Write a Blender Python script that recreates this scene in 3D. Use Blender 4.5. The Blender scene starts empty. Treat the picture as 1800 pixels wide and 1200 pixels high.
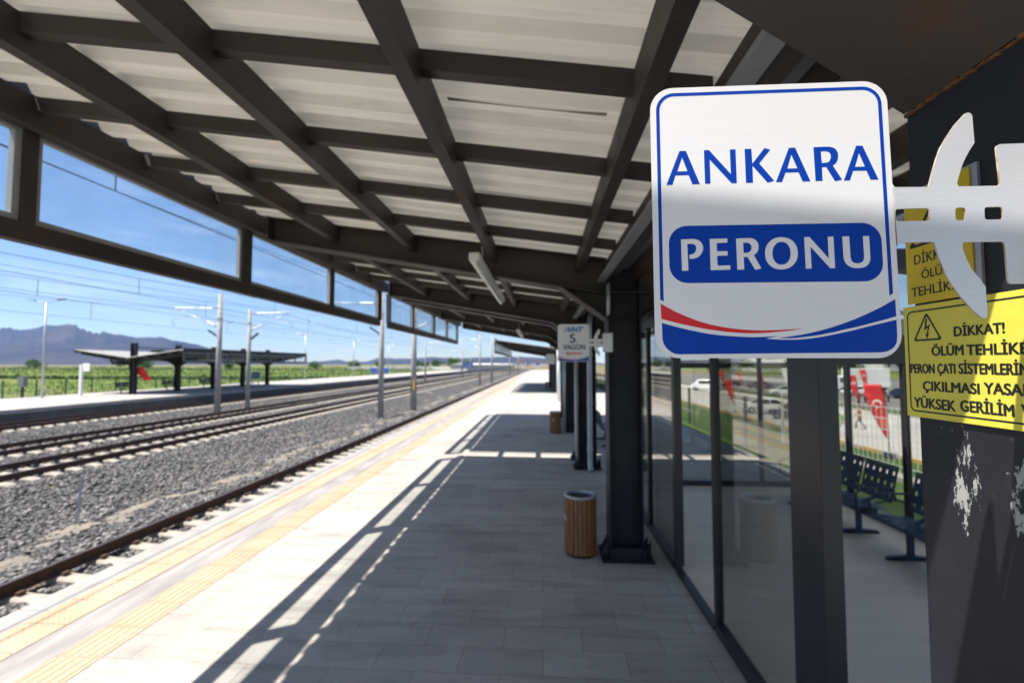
import bpy, bmesh, math, random
import numpy as np
from mathutils import Vector, Matrix, Euler

# ------------------------------------------------------------------ scene, camera, light
S = bpy.context.scene
COL = S.collection
R = math.radians
PI = math.pi
rnd = random.Random(7)
nrng = np.random.default_rng(11)

cam_d = bpy.data.cameras.new('camera')
cam = bpy.data.objects.new('camera', cam_d)
COL.objects.link(cam)
cam_d.sensor_width = 36.0
cam_d.lens = 16.4
cam_d.clip_start = 0.02
cam_d.clip_end = 30000
cam.location = (0, 0, 2.2)
cam.rotation_euler = (R(90 + 2.793), 0, R(3.694))
cam_d.dof.use_dof = True
cam_d.dof.focus_distance = 0.74
cam_d.dof.aperture_fstop = 3.9
S.camera = cam

SUN_DIR = Vector((0.40, 0.235, -1.0)).normalized()      # the way the light travels
SUN_EL = math.asin(-SUN_DIR.z)
SUN_ROT = math.atan2(-SUN_DIR.x, -SUN_DIR.y)

W = bpy.data.worlds.new('World')
S.world = W
W.use_nodes = True
_n = W.node_tree.nodes
_bg = _n['Background']
_sky = _n.new('ShaderNodeTexSky')
_sky.sky_type = 'NISHITA'
_sky.sun_disc = False
_sky.sun_elevation = SUN_EL
_sky.sun_rotation = SUN_ROT
_sky.altitude = 900
_sky.air_density = 1.0
_sky.dust_density = 0.3
_sky.ozone_density = 3.0
_ln = W.node_tree.links.new
_tint = _n.new('ShaderNodeMix'); _tint.data_type = 'RGBA'; _tint.blend_type = 'MULTIPLY'
_tint.inputs[0].default_value = 1.0
_ln(_sky.outputs[0], _tint.inputs[6]); _tint.inputs[7].default_value = (0.95, 1.0, 1.055, 1)
# thin streaks of high cloud low over the horizon
_tc = _n.new('ShaderNodeTexCoord'); _mp = _n.new('ShaderNodeMapping'); _mp.inputs['Scale'].default_value = (3, 3, 16)
_ln(_tc.outputs['Generated'], _mp.inputs[0])
_nz = _n.new('ShaderNodeTexNoise'); _nz.inputs['Scale'].default_value = 1.6; _nz.inputs['Detail'].default_value = 7; _nz.inputs['Roughness'].default_value = .62
_ln(_mp.outputs[0], _nz.inputs['Vector'])
_rp = _n.new('ShaderNodeValToRGB'); _rp.color_ramp.elements[0].position = .50; _rp.color_ramp.elements[1].position = .78
_rp.color_ramp.elements[1].color = (.42, .42, .42, 1)
_ln(_nz.outputs['Fac'], _rp.inputs[0])
_cl = _n.new('ShaderNodeMix'); _cl.data_type = 'RGBA'
_ln(_rp.outputs[0], _cl.inputs[0]); _ln(_tint.outputs[2], _cl.inputs[6]); _cl.inputs[7].default_value = (7.5, 8.0, 8.8, 1)
_ln(_cl.outputs[2], _bg.inputs[0])
_bg.inputs[1].default_value = 0.070

sun_d = bpy.data.lights.new('sun', 'SUN')
sun_d.energy = 4.7
sun_d.angle = R(0.53)
sun_d.color = (1.0, 0.945, 0.87)
sun = bpy.data.objects.new('sun', sun_d)
COL.objects.link(sun)
sun.rotation_euler = SUN_DIR.to_track_quat('-Z', 'Y').to_euler()
sun.location = (-30, -20, 60)

S.view_settings.view_transform = 'Standard'
S.view_settings.look = 'None'
S.view_settings.gamma = 1.0
S.view_settings.exposure = 1.28
S.render.engine = 'CYCLES'
S.cycles.use_denoising = True
S.cycles.max_bounces = 12
S.cycles.diffuse_bounces = 7
S.cycles.glossy_bounces = 4
S.cycles.transparent_max_bounces = 24
S.cycles.volume_bounces = 0
S.cycles.sample_clamp_indirect = 6.0

# ------------------------------------------------------------------ materials
def mat(name, color, rough=0.6, metal=0.0, var=0.12, scale=3.0, bump=0.0, bscale=60.0, spec=0.5,
        color2=None, stretch=None, detail=4.0, lo=0.35, hi=0.65):
    m = bpy.data.materials.new(name)
    m.use_nodes = True
    nt = m.node_tree
    b = nt.nodes['Principled BSDF']
    b.inputs['Roughness'].default_value = rough
    b.inputs['Metallic'].default_value = metal
    b.inputs['Specular IOR Level'].default_value = spec
    tc = nt.nodes.new('ShaderNodeTexCoord')
    mp = nt.nodes.new('ShaderNodeMapping')
    nt.links.new(tc.outputs['Object'], mp.inputs[0])
    if stretch:
        mp.inputs['Scale'].default_value = stretch
    nz = nt.nodes.new('ShaderNodeTexNoise')
    nz.inputs['Scale'].default_value = scale
    nz.inputs['Detail'].default_value = detail
    nt.links.new(mp.outputs[0], nz.inputs['Vector'])
    rp = nt.nodes.new('ShaderNodeValToRGB')
    c = Vector(color)
    c2 = Vector(color2) if color2 else c * (1 + var)
    c1 = c if color2 else c * (1 - var)
    rp.color_ramp.elements[0].position = lo
    rp.color_ramp.elements[1].position = hi
    rp.color_ramp.elements[0].color = (*c1, 1)
    rp.color_ramp.elements[1].color = (*c2, 1)
    nt.links.new(nz.outputs['Fac'], rp.inputs[0])
    nt.links.new(rp.outputs[0], b.inputs['Base Color'])
    if bump:
        n2 = nt.nodes.new('ShaderNodeTexNoise')
        n2.inputs['Scale'].default_value = bscale
        n2.inputs['Detail'].default_value = 5
        nt.links.new(mp.outputs[0], n2.inputs['Vector'])
        bp = nt.nodes.new('ShaderNodeBump')
        bp.inputs['Strength'].default_value = bump
        bp.inputs['Distance'].default_value = 0.02
        nt.links.new(n2.outputs['Fac'], bp.inputs['Height'])
        nt.links.new(bp.outputs[0], b.inputs['Normal'])
    m['_b'] = 1
    return m

def N(m, kind):
    return m.node_tree.nodes.new(kind)
def L(m, a, b):
    m.node_tree.links.new(a, b)
def bsdf(m):
    return m.node_tree.nodes['Principled BSDF']
def mixcol(m, fac, a, b, mode='MIX'):
    x = N(m, 'ShaderNodeMix'); x.data_type = 'RGBA'; x.blend_type = mode
    for sock, v in ((x.inputs[0], fac), (x.inputs[6], a), (x.inputs[7], b)):
        if hasattr(v, 'is_linked'): L(m, v, sock)
        elif isinstance(v, (int, float)): sock.default_value = v
        else: sock.default_value = (*v, 1)
    return x.outputs[2]
def math_node(m, op, a, b=None, clamp=False):
    x = N(m, 'ShaderNodeMath'); x.operation = op; x.use_clamp = clamp
    for i, v in enumerate((a, b)):
        if v is None: continue
        if hasattr(v, 'is_linked'): L(m, v, x.inputs[i])
        else: x.inputs[i].default_value = v
    return x.outputs[0]
def noise(m, vec, scale, detail=4, rough=0.5):
    x = N(m, 'ShaderNodeTexNoise')
    x.inputs['Scale'].default_value = scale; x.inputs['Detail'].default_value = detail
    x.inputs['Roughness'].default_value = rough
    L(m, vec, x.inputs['Vector'])
    return x.outputs['Fac']
def ramp(m, fac, stops):
    x = N(m, 'ShaderNodeValToRGB')
    e = x.color_ramp.elements
    while len(e) < len(stops): e.new(0.5)
    for el, (p, c) in zip(e, stops):
        el.position = p
        el.color = (*c, 1) if not isinstance(c, (int, float)) else (c, c, c, 1)
    L(m, fac, x.inputs[0])
    return x.outputs[0]
def objvec(m, scale=None):
    tc = N(m, 'ShaderNodeTexCoord')
    if scale is None: return tc.outputs['Object']
    mp = N(m, 'ShaderNodeMapping'); mp.inputs['Scale'].default_value = scale
    L(m, tc.outputs['Object'], mp.inputs[0])
    return mp.outputs[0]
def add_bump(m, h, strength, dist=0.01):
    b = N(m, 'ShaderNodeBump'); b.inputs['Strength'].default_value = strength
    b.inputs['Distance'].default_value = dist
    L(m, h, b.inputs['Height']); L(m, b.outputs[0], bsdf(m).inputs['Normal'])

def glass_mat(name, tint, refl=1.0, rough=0.01, base=0.045):
    """thin pane: tinted see-through plus a mirror reflection growing at grazing angles"""
    m = bpy.data.materials.new(name); m.use_nodes = True
    nt = m.node_tree
    nt.nodes.remove(nt.nodes['Principled BSDF'])
    out = nt.nodes['Material Output']
    g = N(m, 'ShaderNodeNewGeometry')
    dt = N(m, 'ShaderNodeVectorMath'); dt.operation = 'DOT_PRODUCT'
    L(m, g.outputs['Incoming'], dt.inputs[0]); L(m, g.outputs['Normal'], dt.inputs[1])
    c = math_node(m, 'ABSOLUTE', dt.outputs['Value'])
    k = math_node(m, 'SUBTRACT', 1.0, c, True)
    p = math_node(m, 'POWER', k, 5.0)
    f = math_node(m, 'MULTIPLY_ADD', p, 1 - base)
    f.node.inputs[2].default_value = base
    f = math_node(m, 'MULTIPLY', f, refl, True)
    tr = N(m, 'ShaderNodeBsdfTransparent')
    vec = objvec(m)
    dirt = ramp(m, noise(m, vec, 1.3, 6, .6), [(.35, tuple(tint)), (.75, tuple(t * .93 for t in tint))])
    L(m, dirt, tr.inputs['Color'])
    gl = N(m, 'ShaderNodeBsdfGlossy'); gl.inputs['Roughness'].default_value = rough
    mx = N(m, 'ShaderNodeMixShader')
    L(m, f, mx.inputs[0]); L(m, tr.outputs[0], mx.inputs[1]); L(m, gl.outputs[0], mx.inputs[2])
    L(m, mx.outputs[0], out.inputs['Surface'])
    return m

def flat(name, color, rough=0.5, **k):
    return mat(name, color, rough, var=k.pop('var', 0.04), **k)

M = {}
# painted dark steel with a little rust coming through
def steel(name, base, rust, amount, rough=0.55):
    m = flat(name, base, rough, spec=0.4)
    v = objvec(m)
    d = noise(m, v, 2.2, 8, .62)
    c = ramp(m, noise(m, v, 1.1, 5), [(.3, tuple(x * .7 for x in base)), (.7, tuple(x * 1.4 for x in base))])
    msk = ramp(m, d, [(amount, 0.0), (amount + .07, 1.0)])
    c = mixcol(m, msk, c, rust)
    dust = ramp(m, noise(m, v, 26, 6, .7), [(.55, 0.0), (.8, .35)])
    c = mixcol(m, dust, c, tuple(min(1, x * 2.4 + .01) for x in base))
    L(m, c, bsdf(m).inputs['Base Color'])
    r = ramp(m, d, [(.3, rough - .1), (.7, rough + .2)])
    L(m, r, bsdf(m).inputs['Roughness'])
    add_bump(m, noise(m, v, 90, 4), .12, .002)
    return m
M['steel'] = steel('dark_brown_steel', (0.04, 0.0352, 0.0328), (0.075, 0.040, 0.024), .625)
M['col'] = steel('dark_blue_grey_steel', (0.012, 0.013, 0.018), (0.05, 0.035, 0.025), .74, .5)
M['alu'] = flat('dark_anodised_frame', (0.030, 0.031, 0.035), .38, metal=0.3, spec=.5)
M['frame_light'] = flat('grey_window_frame', (0.33, 0.34, 0.35), .45)
M['glass'] = glass_mat('band_glass', (0.93, 0.955, 0.955), .5)
M['glass_dark'] = glass_mat('shelter_glass', (0.86, 0.865, 0.83), 1.45, base=.065)
M['poly'] = glass_mat('clear_roof_panel', (0.94, 0.945, 0.94), .5, .12)

m = flat('cream_roof_sheet', (0.60, 0.575, 0.50), .48, spec=.4)
v = objvec(m)
c = ramp(m, noise(m, objvec(m, (.35, 4.5, 1)), 1.5, 7, .66), [(.34, (0.43, 0.42, 0.38)), (.5, (0.63, 0.61, 0.55)), (.68, (0.74, 0.715, 0.645))])
L(m, c, bsdf(m).inputs['Base Color'])
add_bump(m, noise(m, objvec(m, (.35, 3.0, 1)), 1.2, 3), .35, .05)
M['sheet_opaque'] = mat('opaque_roof_sheet', (0.22, 0.215, 0.20), .6, color2=(0.28, 0.27, 0.255), scale=1.5)  # opaque and darker than the cream sheet; far canopies and sheet lap
# translucency added to the nearest canopies' sheets to brighten them and the shade below
tl = N(m, 'ShaderNodeBsdfTranslucent'); tl.inputs['Color'].default_value = (.88, .83, .72, 1)
mx = N(m, 'ShaderNodeMixShader'); mx.inputs[0].default_value = .080
L(m, bsdf(m).outputs[0], mx.inputs[1]); L(m, tl.outputs[0], mx.inputs[2])
L(m, mx.outputs[0], m.node_tree.nodes['Material Output'].inputs['Surface'])
M['sheet'] = m

# platform slabs
m = flat('platform_slabs', (0.40, 0.385, 0.36), .75, spec=.3)
v = objvec(m)
br = N(m, 'ShaderNodeTexBrick')
br.inputs['Scale'].default_value = 1.0
br.inputs['Mortar Size'].default_value = 0.0035
br.inputs['Mortar Smooth'].default_value = 0.3
br.inputs['Brick Width'].default_value = 0.62
br.inputs['Row Height'].default_value = 0.31
br.inputs['Bias'].default_value = 0.0
br.inputs['Color1'].default_value = (0.435, 0.405, 0.365, 1)
br.inputs['Color2'].default_value = (0.37, 0.34, 0.305, 1)
br.inputs['Mortar'].default_value = (0.25, 0.23, 0.21, 1)
br.offset = 0.5
L(m, v, br.inputs['Vector'])
big = ramp(m, noise(m, v, .55, 6, .6), [(.32, .78), (.50, .97), (.66, 1.05)])
fine = ramp(m, noise(m, v, 45, 5, .7), [(.3, .86), (.7, 1.1)])
streak = ramp(m, noise(m, objvec(m, (.5, 3, 1)), 1.7, 6, .65), [(.50, 1.0), (.68, .72)])
c = mixcol(m, 1.0, br.outputs['Color'], big, 'MULTIPLY')
c = mixcol(m, 1.0, c, fine, 'MULTIPLY')
c = mixcol(m, 1.0, c, streak, 'MULTIPLY')
spots = ramp(m, noise(m, v, 3.3, 8, .7), [(.62, 1.0), (.72, .58)])
c = mixcol(m, 1.0, c, spots, 'MULTIPLY')
L(m, c, bsdf(m).inputs['Base Color'])
h = math_node(m, 'MULTIPLY_ADD', noise(m, v, 120, 4), .3)
L(m, br.outputs['Fac'], h.node.inputs[2])
inv = math_node(m, 'MULTIPLY', h, -1.0)
add_bump(m, inv, .5, .004)
M['slab'] = m

M['coping'] = mat('edge_coping_concrete', (0.30, 0.285, 0.265), .8, var=.12, scale=2.5, bump=.15)
M['greyslab'] = mat('grey_worn_slabs', (0.215, 0.20, 0.19), .8, color2=(0.32, 0.30, 0.285), scale=2.0, bump=.15, stretch=(4, .6, 1))
m = mat('yellow_ribbed_tile', (0.375, 0.288, 0.19), .7, color2=(0.43, 0.34, 0.24), scale=1.4, bump=.1)
M['yellow_tile'] = m
m = mat('yellow_dotted_tile', (0.365, 0.278, 0.18), .7, color2=(0.425, 0.335, 0.235), scale=1.4)
v = objvec(m)
vo = N(m, 'ShaderNodeTexVoronoi'); vo.inputs['Scale'].default_value = 20.0; vo.inputs['Randomness'].default_value = 0.0
L(m, v, vo.inputs['Vector'])
hh = ramp(m, vo.outputs['Distance'], [(.22, 1.0), (.34, 0.0)])
add_bump(m, hh, .8, .006)
M['yellow_dots'] = m

m = flat('ballast_bed', (0.25, 0.24, 0.235), .9, spec=.2)
v = objvec(m)
vo = N(m, 'ShaderNodeTexVoronoi'); vo.inputs['Scale'].default_value = 17.0
L(m, v, vo.inputs['Vector'])
cc = N(m, 'ShaderNodeSeparateColor'); L(m, vo.outputs['Color'], cc.inputs[0])
c = ramp(m, cc.outputs[0], [(.0, (0.0567, 0.05443, 0.05443)), (.35, (0.1134, 0.1096, 0.1058)), (.75, (0.189, 0.1814, 0.1739)), (1.0, (0.2797, 0.2684, 0.257))])
edge = ramp(m, vo.outputs['Distance'], [(.25, 1.0), (.62, .35)])
c = mixcol(m, 1.0, c, edge, 'MULTIPLY')
sand = ramp(m, noise(m, objvec(m, (1, .25, 1)), .9, 6, .65), [(.56, 0.0), (.70, .75)])
c = mixcol(m, sand, c, (0.288, 0.2448, 0.18))
L(m, c, bsdf(m).inputs['Base Color'])
add_bump(m, math_node(m, 'MULTIPLY', vo.outputs['Distance'], -1.0), 1.0, .05)
M['ballast'] = m

m = flat('ballast_stone', (0.27, 0.26, 0.25), .9, spec=.2)
oi = N(m, 'ShaderNodeNewGeometry')
c = ramp(m, oi.outputs['Random Per Island'], [(.0, (0.0468, 0.04524, 0.04524)), (.3, (0.0975, 0.0936, 0.09204)), (.7, (0.1833, 0.1755, 0.1677)), (1.0, (0.2964, 0.2808, 0.2652))])
c = mixcol(m, 1.0, c, ramp(m, noise(m, objvec(m), 60, 4), [(.3, .75), (.7, 1.15)]), 'MULTIPLY')
L(m, c, bsdf(m).inputs['Base Color'])
M['stone'] = m
M['sand'] = mat('sandy_path', (0.2419, 0.2074, 0.1555), .95, color2=(0.1728, 0.1584, 0.144), scale=3.0, bump=.6, bscale=30, spec=.2)
M['rail'] = mat('rusty_rail', (0.055, 0.030, 0.021), .75, color2=(0.085, 0.047, 0.032), scale=6, bump=.2, spec=.3)
M['railtop'] = mat('worn_rail_head', (0.12, 0.09, 0.075), .4, metal=.6, var=.2, scale=5)
M['sleeper'] = mat('concrete_sleeper', (0.3885, 0.3574, 0.3108), .85, color2=(0.2797, 0.2486, 0.2098), scale=4, bump=.3, spec=.25)
M['concrete'] = mat('pole_concrete', (0.345, 0.3337, 0.3075), .85, var=.12, scale=2.5, bump=.15, spec=.25)
M['galv'] = mat('galvanised_steel', (0.42, 0.44, 0.46), .45, metal=.55, var=.1, scale=5)
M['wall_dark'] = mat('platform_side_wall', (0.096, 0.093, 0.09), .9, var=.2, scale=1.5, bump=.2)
M['white'] = flat('white_paint', (0.74, 0.74, 0.72), .5)
M['white_gloss'] = flat('white_car_paint', (0.76, 0.77, 0.78), .22, spec=.6)
M['insulator'] = flat('white_insulator', (0.85, 0.86, 0.86), .25)
M['wire'] = flat('overhead_wire_metal', (0.10, 0.12, 0.15), .5, metal=.4)
M['wood'] = mat('varnished_slats', (0.30, 0.125, 0.036), .5, color2=(0.17, 0.065, 0.020), scale=9, stretch=(6, 6, .5), bump=.08)
M['bin_metal'] = flat('bin_liner_metal', (0.30, 0.31, 0.33), .35, metal=.7)
M['blackp'] = flat('black_plastic', (0.014, 0.014, 0.015), .45)
M['navy'] = mat('navy_blue_steel', (0.020, 0.035, 0.070), .42, var=.15, scale=4)
M['red'] = flat('red_cloth', (0.62, 0.018, 0.020), .7, var=.1)
M['redpaint'] = flat('red_print', (0.62, 0.012, 0.018), .42)
M['whitecloth'] = flat('white_cloth', (0.78, 0.78, 0.78), .8)
M['sign_blue'] = flat('blue_print', (0.0, 0.045, 0.36), .5, var=.03, spec=.2)
M['sign_navy'] = flat('navy_print', (0.012, 0.022, 0.13), .45)
M['sign_cyan'] = flat('cyan_print', (0.02, 0.20, 0.42), .45)
M['yellow_sign'] = mat('yellow_sign_face', (0.72, 0.64, 0.075), .5, color2=(0.66, 0.59, 0.07), scale=6, bump=.05)
M['yellow_old'] = mat('aged_yellow_sign_face', (0.66, 0.50, 0.012), .5, color2=(0.56, 0.42, 0.015), scale=8, bump=.05)
M['black_print'] = flat('black_print', (0.010, 0.010, 0.010), .5)
M['asphalt'] = mat('asphalt', (0.128, 0.124, 0.12), .9, var=.15, scale=.6, bump=.2)
M['pave'] = mat('concrete_paving', (0.352, 0.336, 0.312), .9, var=.12, scale=.35, bump=.1)
M['kerb_yellow'] = flat('yellow_kerb_paint', (0.496, 0.304, 0.048), .7)
M['kerb_dark'] = flat('bare_kerb', (0.42, 0.40, 0.37), .8)
M['tyre'] = flat('tyre_rubber', (0.015, 0.015, 0.015), .8)
M['rim'] = flat('wheel_rim', (0.45, 0.46, 0.47), .3, metal=.8)
M['carglass'] = flat('car_window', (0.012, 0.016, 0.020), .08, spec=.7)
M['lamp'] = flat('headlamp', (0.75, 0.76, 0.78), .15)
M['tail'] = flat('tail_lamp', (0.35, 0.01, 0.01), .2)
M['bluecar'] = flat('blue_car_paint', (0.012, 0.10, 0.42), .22, spec=.6)
M['darkcar'] = flat('dark_car_paint', (0.018, 0.028, 0.060), .22, spec=.6)
M['greycar'] = flat('grey_car_paint', (0.19, 0.20, 0.21), .25, metal=.4)
M['skin'] = flat('skin', (0.45, 0.26, 0.18), .6)
M['hair'] = flat('dark_hair', (0.018, 0.013, 0.010), .7)
M['rust_cloth'] = flat('rust_orange_coat', (0.34, 0.11, 0.045), .85)
M['black_cloth'] = flat('black_trousers', (0.014, 0.014, 0.018), .85)
M['blue_cloth'] = flat('blue_shirt', (0.05, 0.10, 0.26), .85)
M['grey_cloth'] = flat('grey_shirt', (0.30, 0.30, 0.31), .85)
M['bark'] = mat('bark', (0.10, 0.075, 0.055), .9, var=.3, scale=10)
M['bluesign'] = flat('blue_board', (0.02, 0.065, 0.33), .5)
M['fence_green'] = flat('green_fence_paint', (0.012, 0.050, 0.030), .55)
M['fence_white'] = flat('white_fence_wire', (0.62, 0.63, 0.62), .5)
M['fence_dark'] = flat('dark_railing_paint', (0.018, 0.028, 0.026), .55)
M['bwall'] = mat('pale_building_wall', (0.58, 0.56, 0.53), .85, var=.1, scale=.12)
M['broof'] = mat('dull_red_roof', (0.26, 0.11, 0.075), .85, var=.2, scale=.3)
M['bglass'] = flat('building_window', (0.04, 0.05, 0.06), .15)

def leafmat(name, a, b):
    m = flat(name, a, .75, spec=.25)
    g = N(m, 'ShaderNodeNewGeometry')
    L(m, ramp(m, g.outputs['Random Per Island'], [(0, a), (1, b)]), bsdf(m).inputs['Base Color'])
    return m
M['leaf'] = leafmat('tree_leaves', (0.02916, 0.06561, 0.01749), (0.08747, 0.1531, 0.04083))
M['leaf_dark'] = leafmat('dark_tree_leaves', (0.01008, 0.01872, 0.00864), (0.0252, 0.0396, 0.01584))
M['leaf_bright'] = leafmat('crop_leaves', (0.121, 0.2117, 0.04032), (0.2621, 0.3629, 0.09072))
def grassmat(name, stops, s1=.02, s2=2.5, stretch=(1, 1, 1)):
    m = flat(name, stops[0], .9, spec=.15)
    v = objvec(m, stretch)
    n = math_node(m, 'MULTIPLY_ADD', noise(m, v, s1, 6, .65), .7)
    L(m, math_node(m, 'MULTIPLY', noise(m, v, s2, 6, .7), .3), n.node.inputs[2])
    k = len(stops)
    L(m, ramp(m, n, [(.32 + .36 * i / (k - 1), s) for i, s in enumerate(stops)]), bsdf(m).inputs['Base Color'])
    add_bump(m, noise(m, v, 8, 4), .5, .05)
    return m
M['field'] = grassmat('field_green', [(0.05465, 0.08446, 0.0159), (0.09439, 0.1291, 0.02782), (0.149, 0.1639, 0.04968), (0.2087, 0.1888, 0.08446)], .03, .9, (.35, 1, 1))
M['lawn'] = grassmat('lawn_green', [(.034, .060, .016), (.055, .088, .024), (.085, .105, .034)], .25, 6)
M['dry'] = grassmat('dry_plain', [(0.1152, 0.1008, 0.054), (0.1584, 0.1368, 0.0792), (0.0864, 0.0936, 0.036)], .004, .1)
m = flat('mountain_rock', (.16, .13, .11), .95, spec=.1)
v = objvec(m)
c = ramp(m, noise(m, v, .0022, 9, .62), [(.34, (0.01786, 0.01786, 0.01518)), (.48, (0.03348, 0.02857, 0.025)), (.62, (0.0558, 0.04464, 0.03794)), (.75, (0.07142, 0.05803, 0.0491))])
L(m, c, bsdf(m).inputs['Base Color'])
M['mount'] = m
# ------------------------------------------------------------------ helpers
class MB:
    """collects shapes and links them as one mesh object"""
    def __init__(s): s.v = []; s.f = []; s.mi = []
    def add(s, vs, fs, mi=0):
        o = len(s.v)
        s.v += [tuple(p) for p in vs]
        s.f += [tuple(i + o for i in f) for f in fs]
        s.mi += [mi] * len(fs)
        return s
    def box(s, x0, x1, y0, y1, z0, z1, mi=0):
        return s.add([(x0, y0, z0), (x1, y0, z0), (x1, y1, z0), (x0, y1, z0), (x0, y0, z1), (x1, y0, z1), (x1, y1, z1), (x0, y1, z1)],
                     [(3, 2, 1, 0), (4, 5, 6, 7), (0, 1, 5, 4), (1, 2, 6, 5), (2, 3, 7, 6), (3, 0, 4, 7)], mi)
    def hexa(s, pts, mi=0):      # 8 points ordered like box
        return s.add(pts, [(3, 2, 1, 0), (4, 5, 6, 7), (0, 1, 5, 4), (1, 2, 6, 5), (2, 3, 7, 6), (3, 0, 4, 7)], mi)
    def bar(s, a, b, w, h, up=(0, 0, 1), mi=0):
        a, b = Vector(a), Vector(b); d = (b - a).normalized(); up = Vector(up)
        sd = d.cross(up)
        if sd.length < 1e-4: sd = d.cross(Vector((1, 0, 0)))
        sd.normalize(); u = sd.cross(d)
        q = []
        for p in (a, b):
            for i, j in ((-1, -1), (1, -1), (1, 1), (-1, 1)):
                q.append(p + sd * (i * w / 2) + u * (j * h / 2))
        return s.add(q, [(0, 1, 2, 3), (7, 6, 5, 4), (0, 4, 5, 1), (1, 5, 6, 2), (2, 6, 7, 3), (3, 7, 4, 0)], mi)
    def tube(s, pts, r, n=10, mi=0, cap=True):
        pts = [Vector(p) for p in pts]
        rs = r if isinstance(r, (list, tuple)) else [r] * len(pts)
        vs = []; fs = []
        ref = None
        for i, p in enumerate(pts):
            d = (pts[min(i + 1, len(pts) - 1)] - pts[max(i - 1, 0)]).normalized()
            if ref is None:
                ref = d.orthogonal().normalized()
            sd = (ref - d * ref.dot(d)).normalized(); u = d.cross(sd); ref = sd
            for k in range(n):
                t = 2 * PI * k / n
                vs.append(p + (sd * math.cos(t) + u * math.sin(t)) * rs[i])
        for i in range(len(pts) - 1):
            for k in range(n):
                a = i * n + k; b = i * n + (k + 1) % n
                fs.append((a, b, b + n, a + n))
        if cap:
            fs.append(tuple(range(n - 1, -1, -1))); fs.append(tuple(range((len(pts) - 1) * n, len(pts) * n)))
        return s.add(vs, fs, mi)
    def lathe(s, prof, c=(0, 0, 0), n=24, mi=0):
        vs = []; fs = []
        for r, z in prof:
            for k in range(n):
                t = 2 * PI * k / n
                vs.append((c[0] + r * math.cos(t), c[1] + r * math.sin(t), c[2] + z))
        for i in range(len(prof) - 1):
            for k in range(n):
                a = i * n + k; b = i * n + (k + 1) % n
                fs.append((a, b, b + n, a + n))
        return s.add(vs, fs, mi)
    def prism(s, poly, o, u, w, nrm, t, mi=0):
        """outline poly (2D, counter-clockwise seen against nrm) in the plane o,u,w, thickened along nrm by t"""
        o, u, w, nrm = map(Vector, (o, u, w, nrm))
        a = [o + u * p[0] + w * p[1] for p in poly]
        b = [p + nrm * t for p in a]
        k = len(a)
        return s.add(a + b, [tuple(range(k - 1, -1, -1)), tuple(range(k, 2 * k))] + [(i, (i + 1) % k, (i + 1) % k + k, i + k) for i in range(k)], mi)
    def build(s, name, mats, parent=None, smooth=False, bevel=0, loc=None):
        me = bpy.data.meshes.new(name)
        me.from_pydata(s.v, [], s.f)
        for q in (mats if isinstance(mats, (list, tuple)) else [mats]): me.materials.append(q)
        if any(s.mi): me.polygons.foreach_set('material_index', s.mi)
        if smooth: me.polygons.foreach_set('use_smooth', [True] * len(s.f))
        me.update()
        ob = bpy.data.objects.new(name, me); COL.objects.link(ob)
        if parent: ob.parent = parent
        if loc: ob.location = loc
        if bevel:
            md = ob.modifiers.new('bevel', 'BEVEL'); md.width = bevel; md.segments = 2; md.limit_method = 'ANGLE'
        return ob

def bx(*a): return MB().box(*a)
def tag(o, label=None, cat=None, group=None, kind=None):
    for k, v in (('label', label), ('category', cat), ('group', group), ('kind', kind)):
        if v: o[k] = v
    return o
def empty(name, label, cat, loc=(0, 0, 0), rz=0.0, group=None):
    o = bpy.data.objects.new(name, None); COL.objects.link(o)
    o.empty_display_size = .2
    o.location = loc; o.rotation_euler = (0, 0, rz)
    return tag(o, label, cat, group)
def struct(name, mb, m, **k): return tag(mb.build(name, m, **k), kind='structure')
def kids(o): return [c for c in bpy.data.objects if c.parent == o]
def copy_tree(o, parent=None):
    c = o.copy(); COL.objects.link(c)
    if parent: c.parent = parent
    for ch in list(o.children): copy_tree(ch, c)
    return c
def dup(o, loc, rz=None, label=None, group=None):
    c = copy_tree(o); c.location = loc
    if rz is not None: c.rotation_euler = (0, 0, rz)
    if label: c['label'] = label
    if group: c['group'] = group
    return c
def np_mesh(name, V, F, m, parent=None, smooth=False):
    """V (n,3), F (k,3|4) arrays to one mesh object"""
    me = bpy.data.meshes.new(name)
    V = np.asarray(V, np.float32); F = np.asarray(F, np.int32)
    k = F.shape[1]
    me.vertices.add(len(V)); me.vertices.foreach_set('co', V.ravel())
    me.loops.add(F.size); me.loops.foreach_set('vertex_index', F.ravel())
    me.polygons.add(len(F))
    me.polygons.foreach_set('loop_start', np.arange(0, F.size, k, dtype=np.int32))
    me.polygons.foreach_set('loop_total', np.full(len(F), k, np.int32))
    if smooth: me.polygons.foreach_set('use_smooth', np.ones(len(F), bool))
    me.update(calc_edges=True)
    me.materials.append(m)
    ob = bpy.data.objects.new(name, me); COL.objects.link(ob)
    if parent: ob.parent = parent
    return ob
def grid_mesh(name, xs, ys, zf, m, parent=None, smooth=True):
    X, Y = np.meshgrid(np.asarray(xs, float), np.asarray(ys, float))
    Z = zf(X, Y)
    V = np.stack([X, Y, Z], -1).reshape(-1, 3)
    nx, ny = len(xs), len(ys)
    i = np.arange(nx * ny).reshape(ny, nx)
    F = np.stack([i[:-1, :-1], i[:-1, 1:], i[1:, 1:], i[1:, :-1]], -1).reshape(-1, 4)
    return np_mesh(name, V, F, m, parent, smooth)

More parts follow.
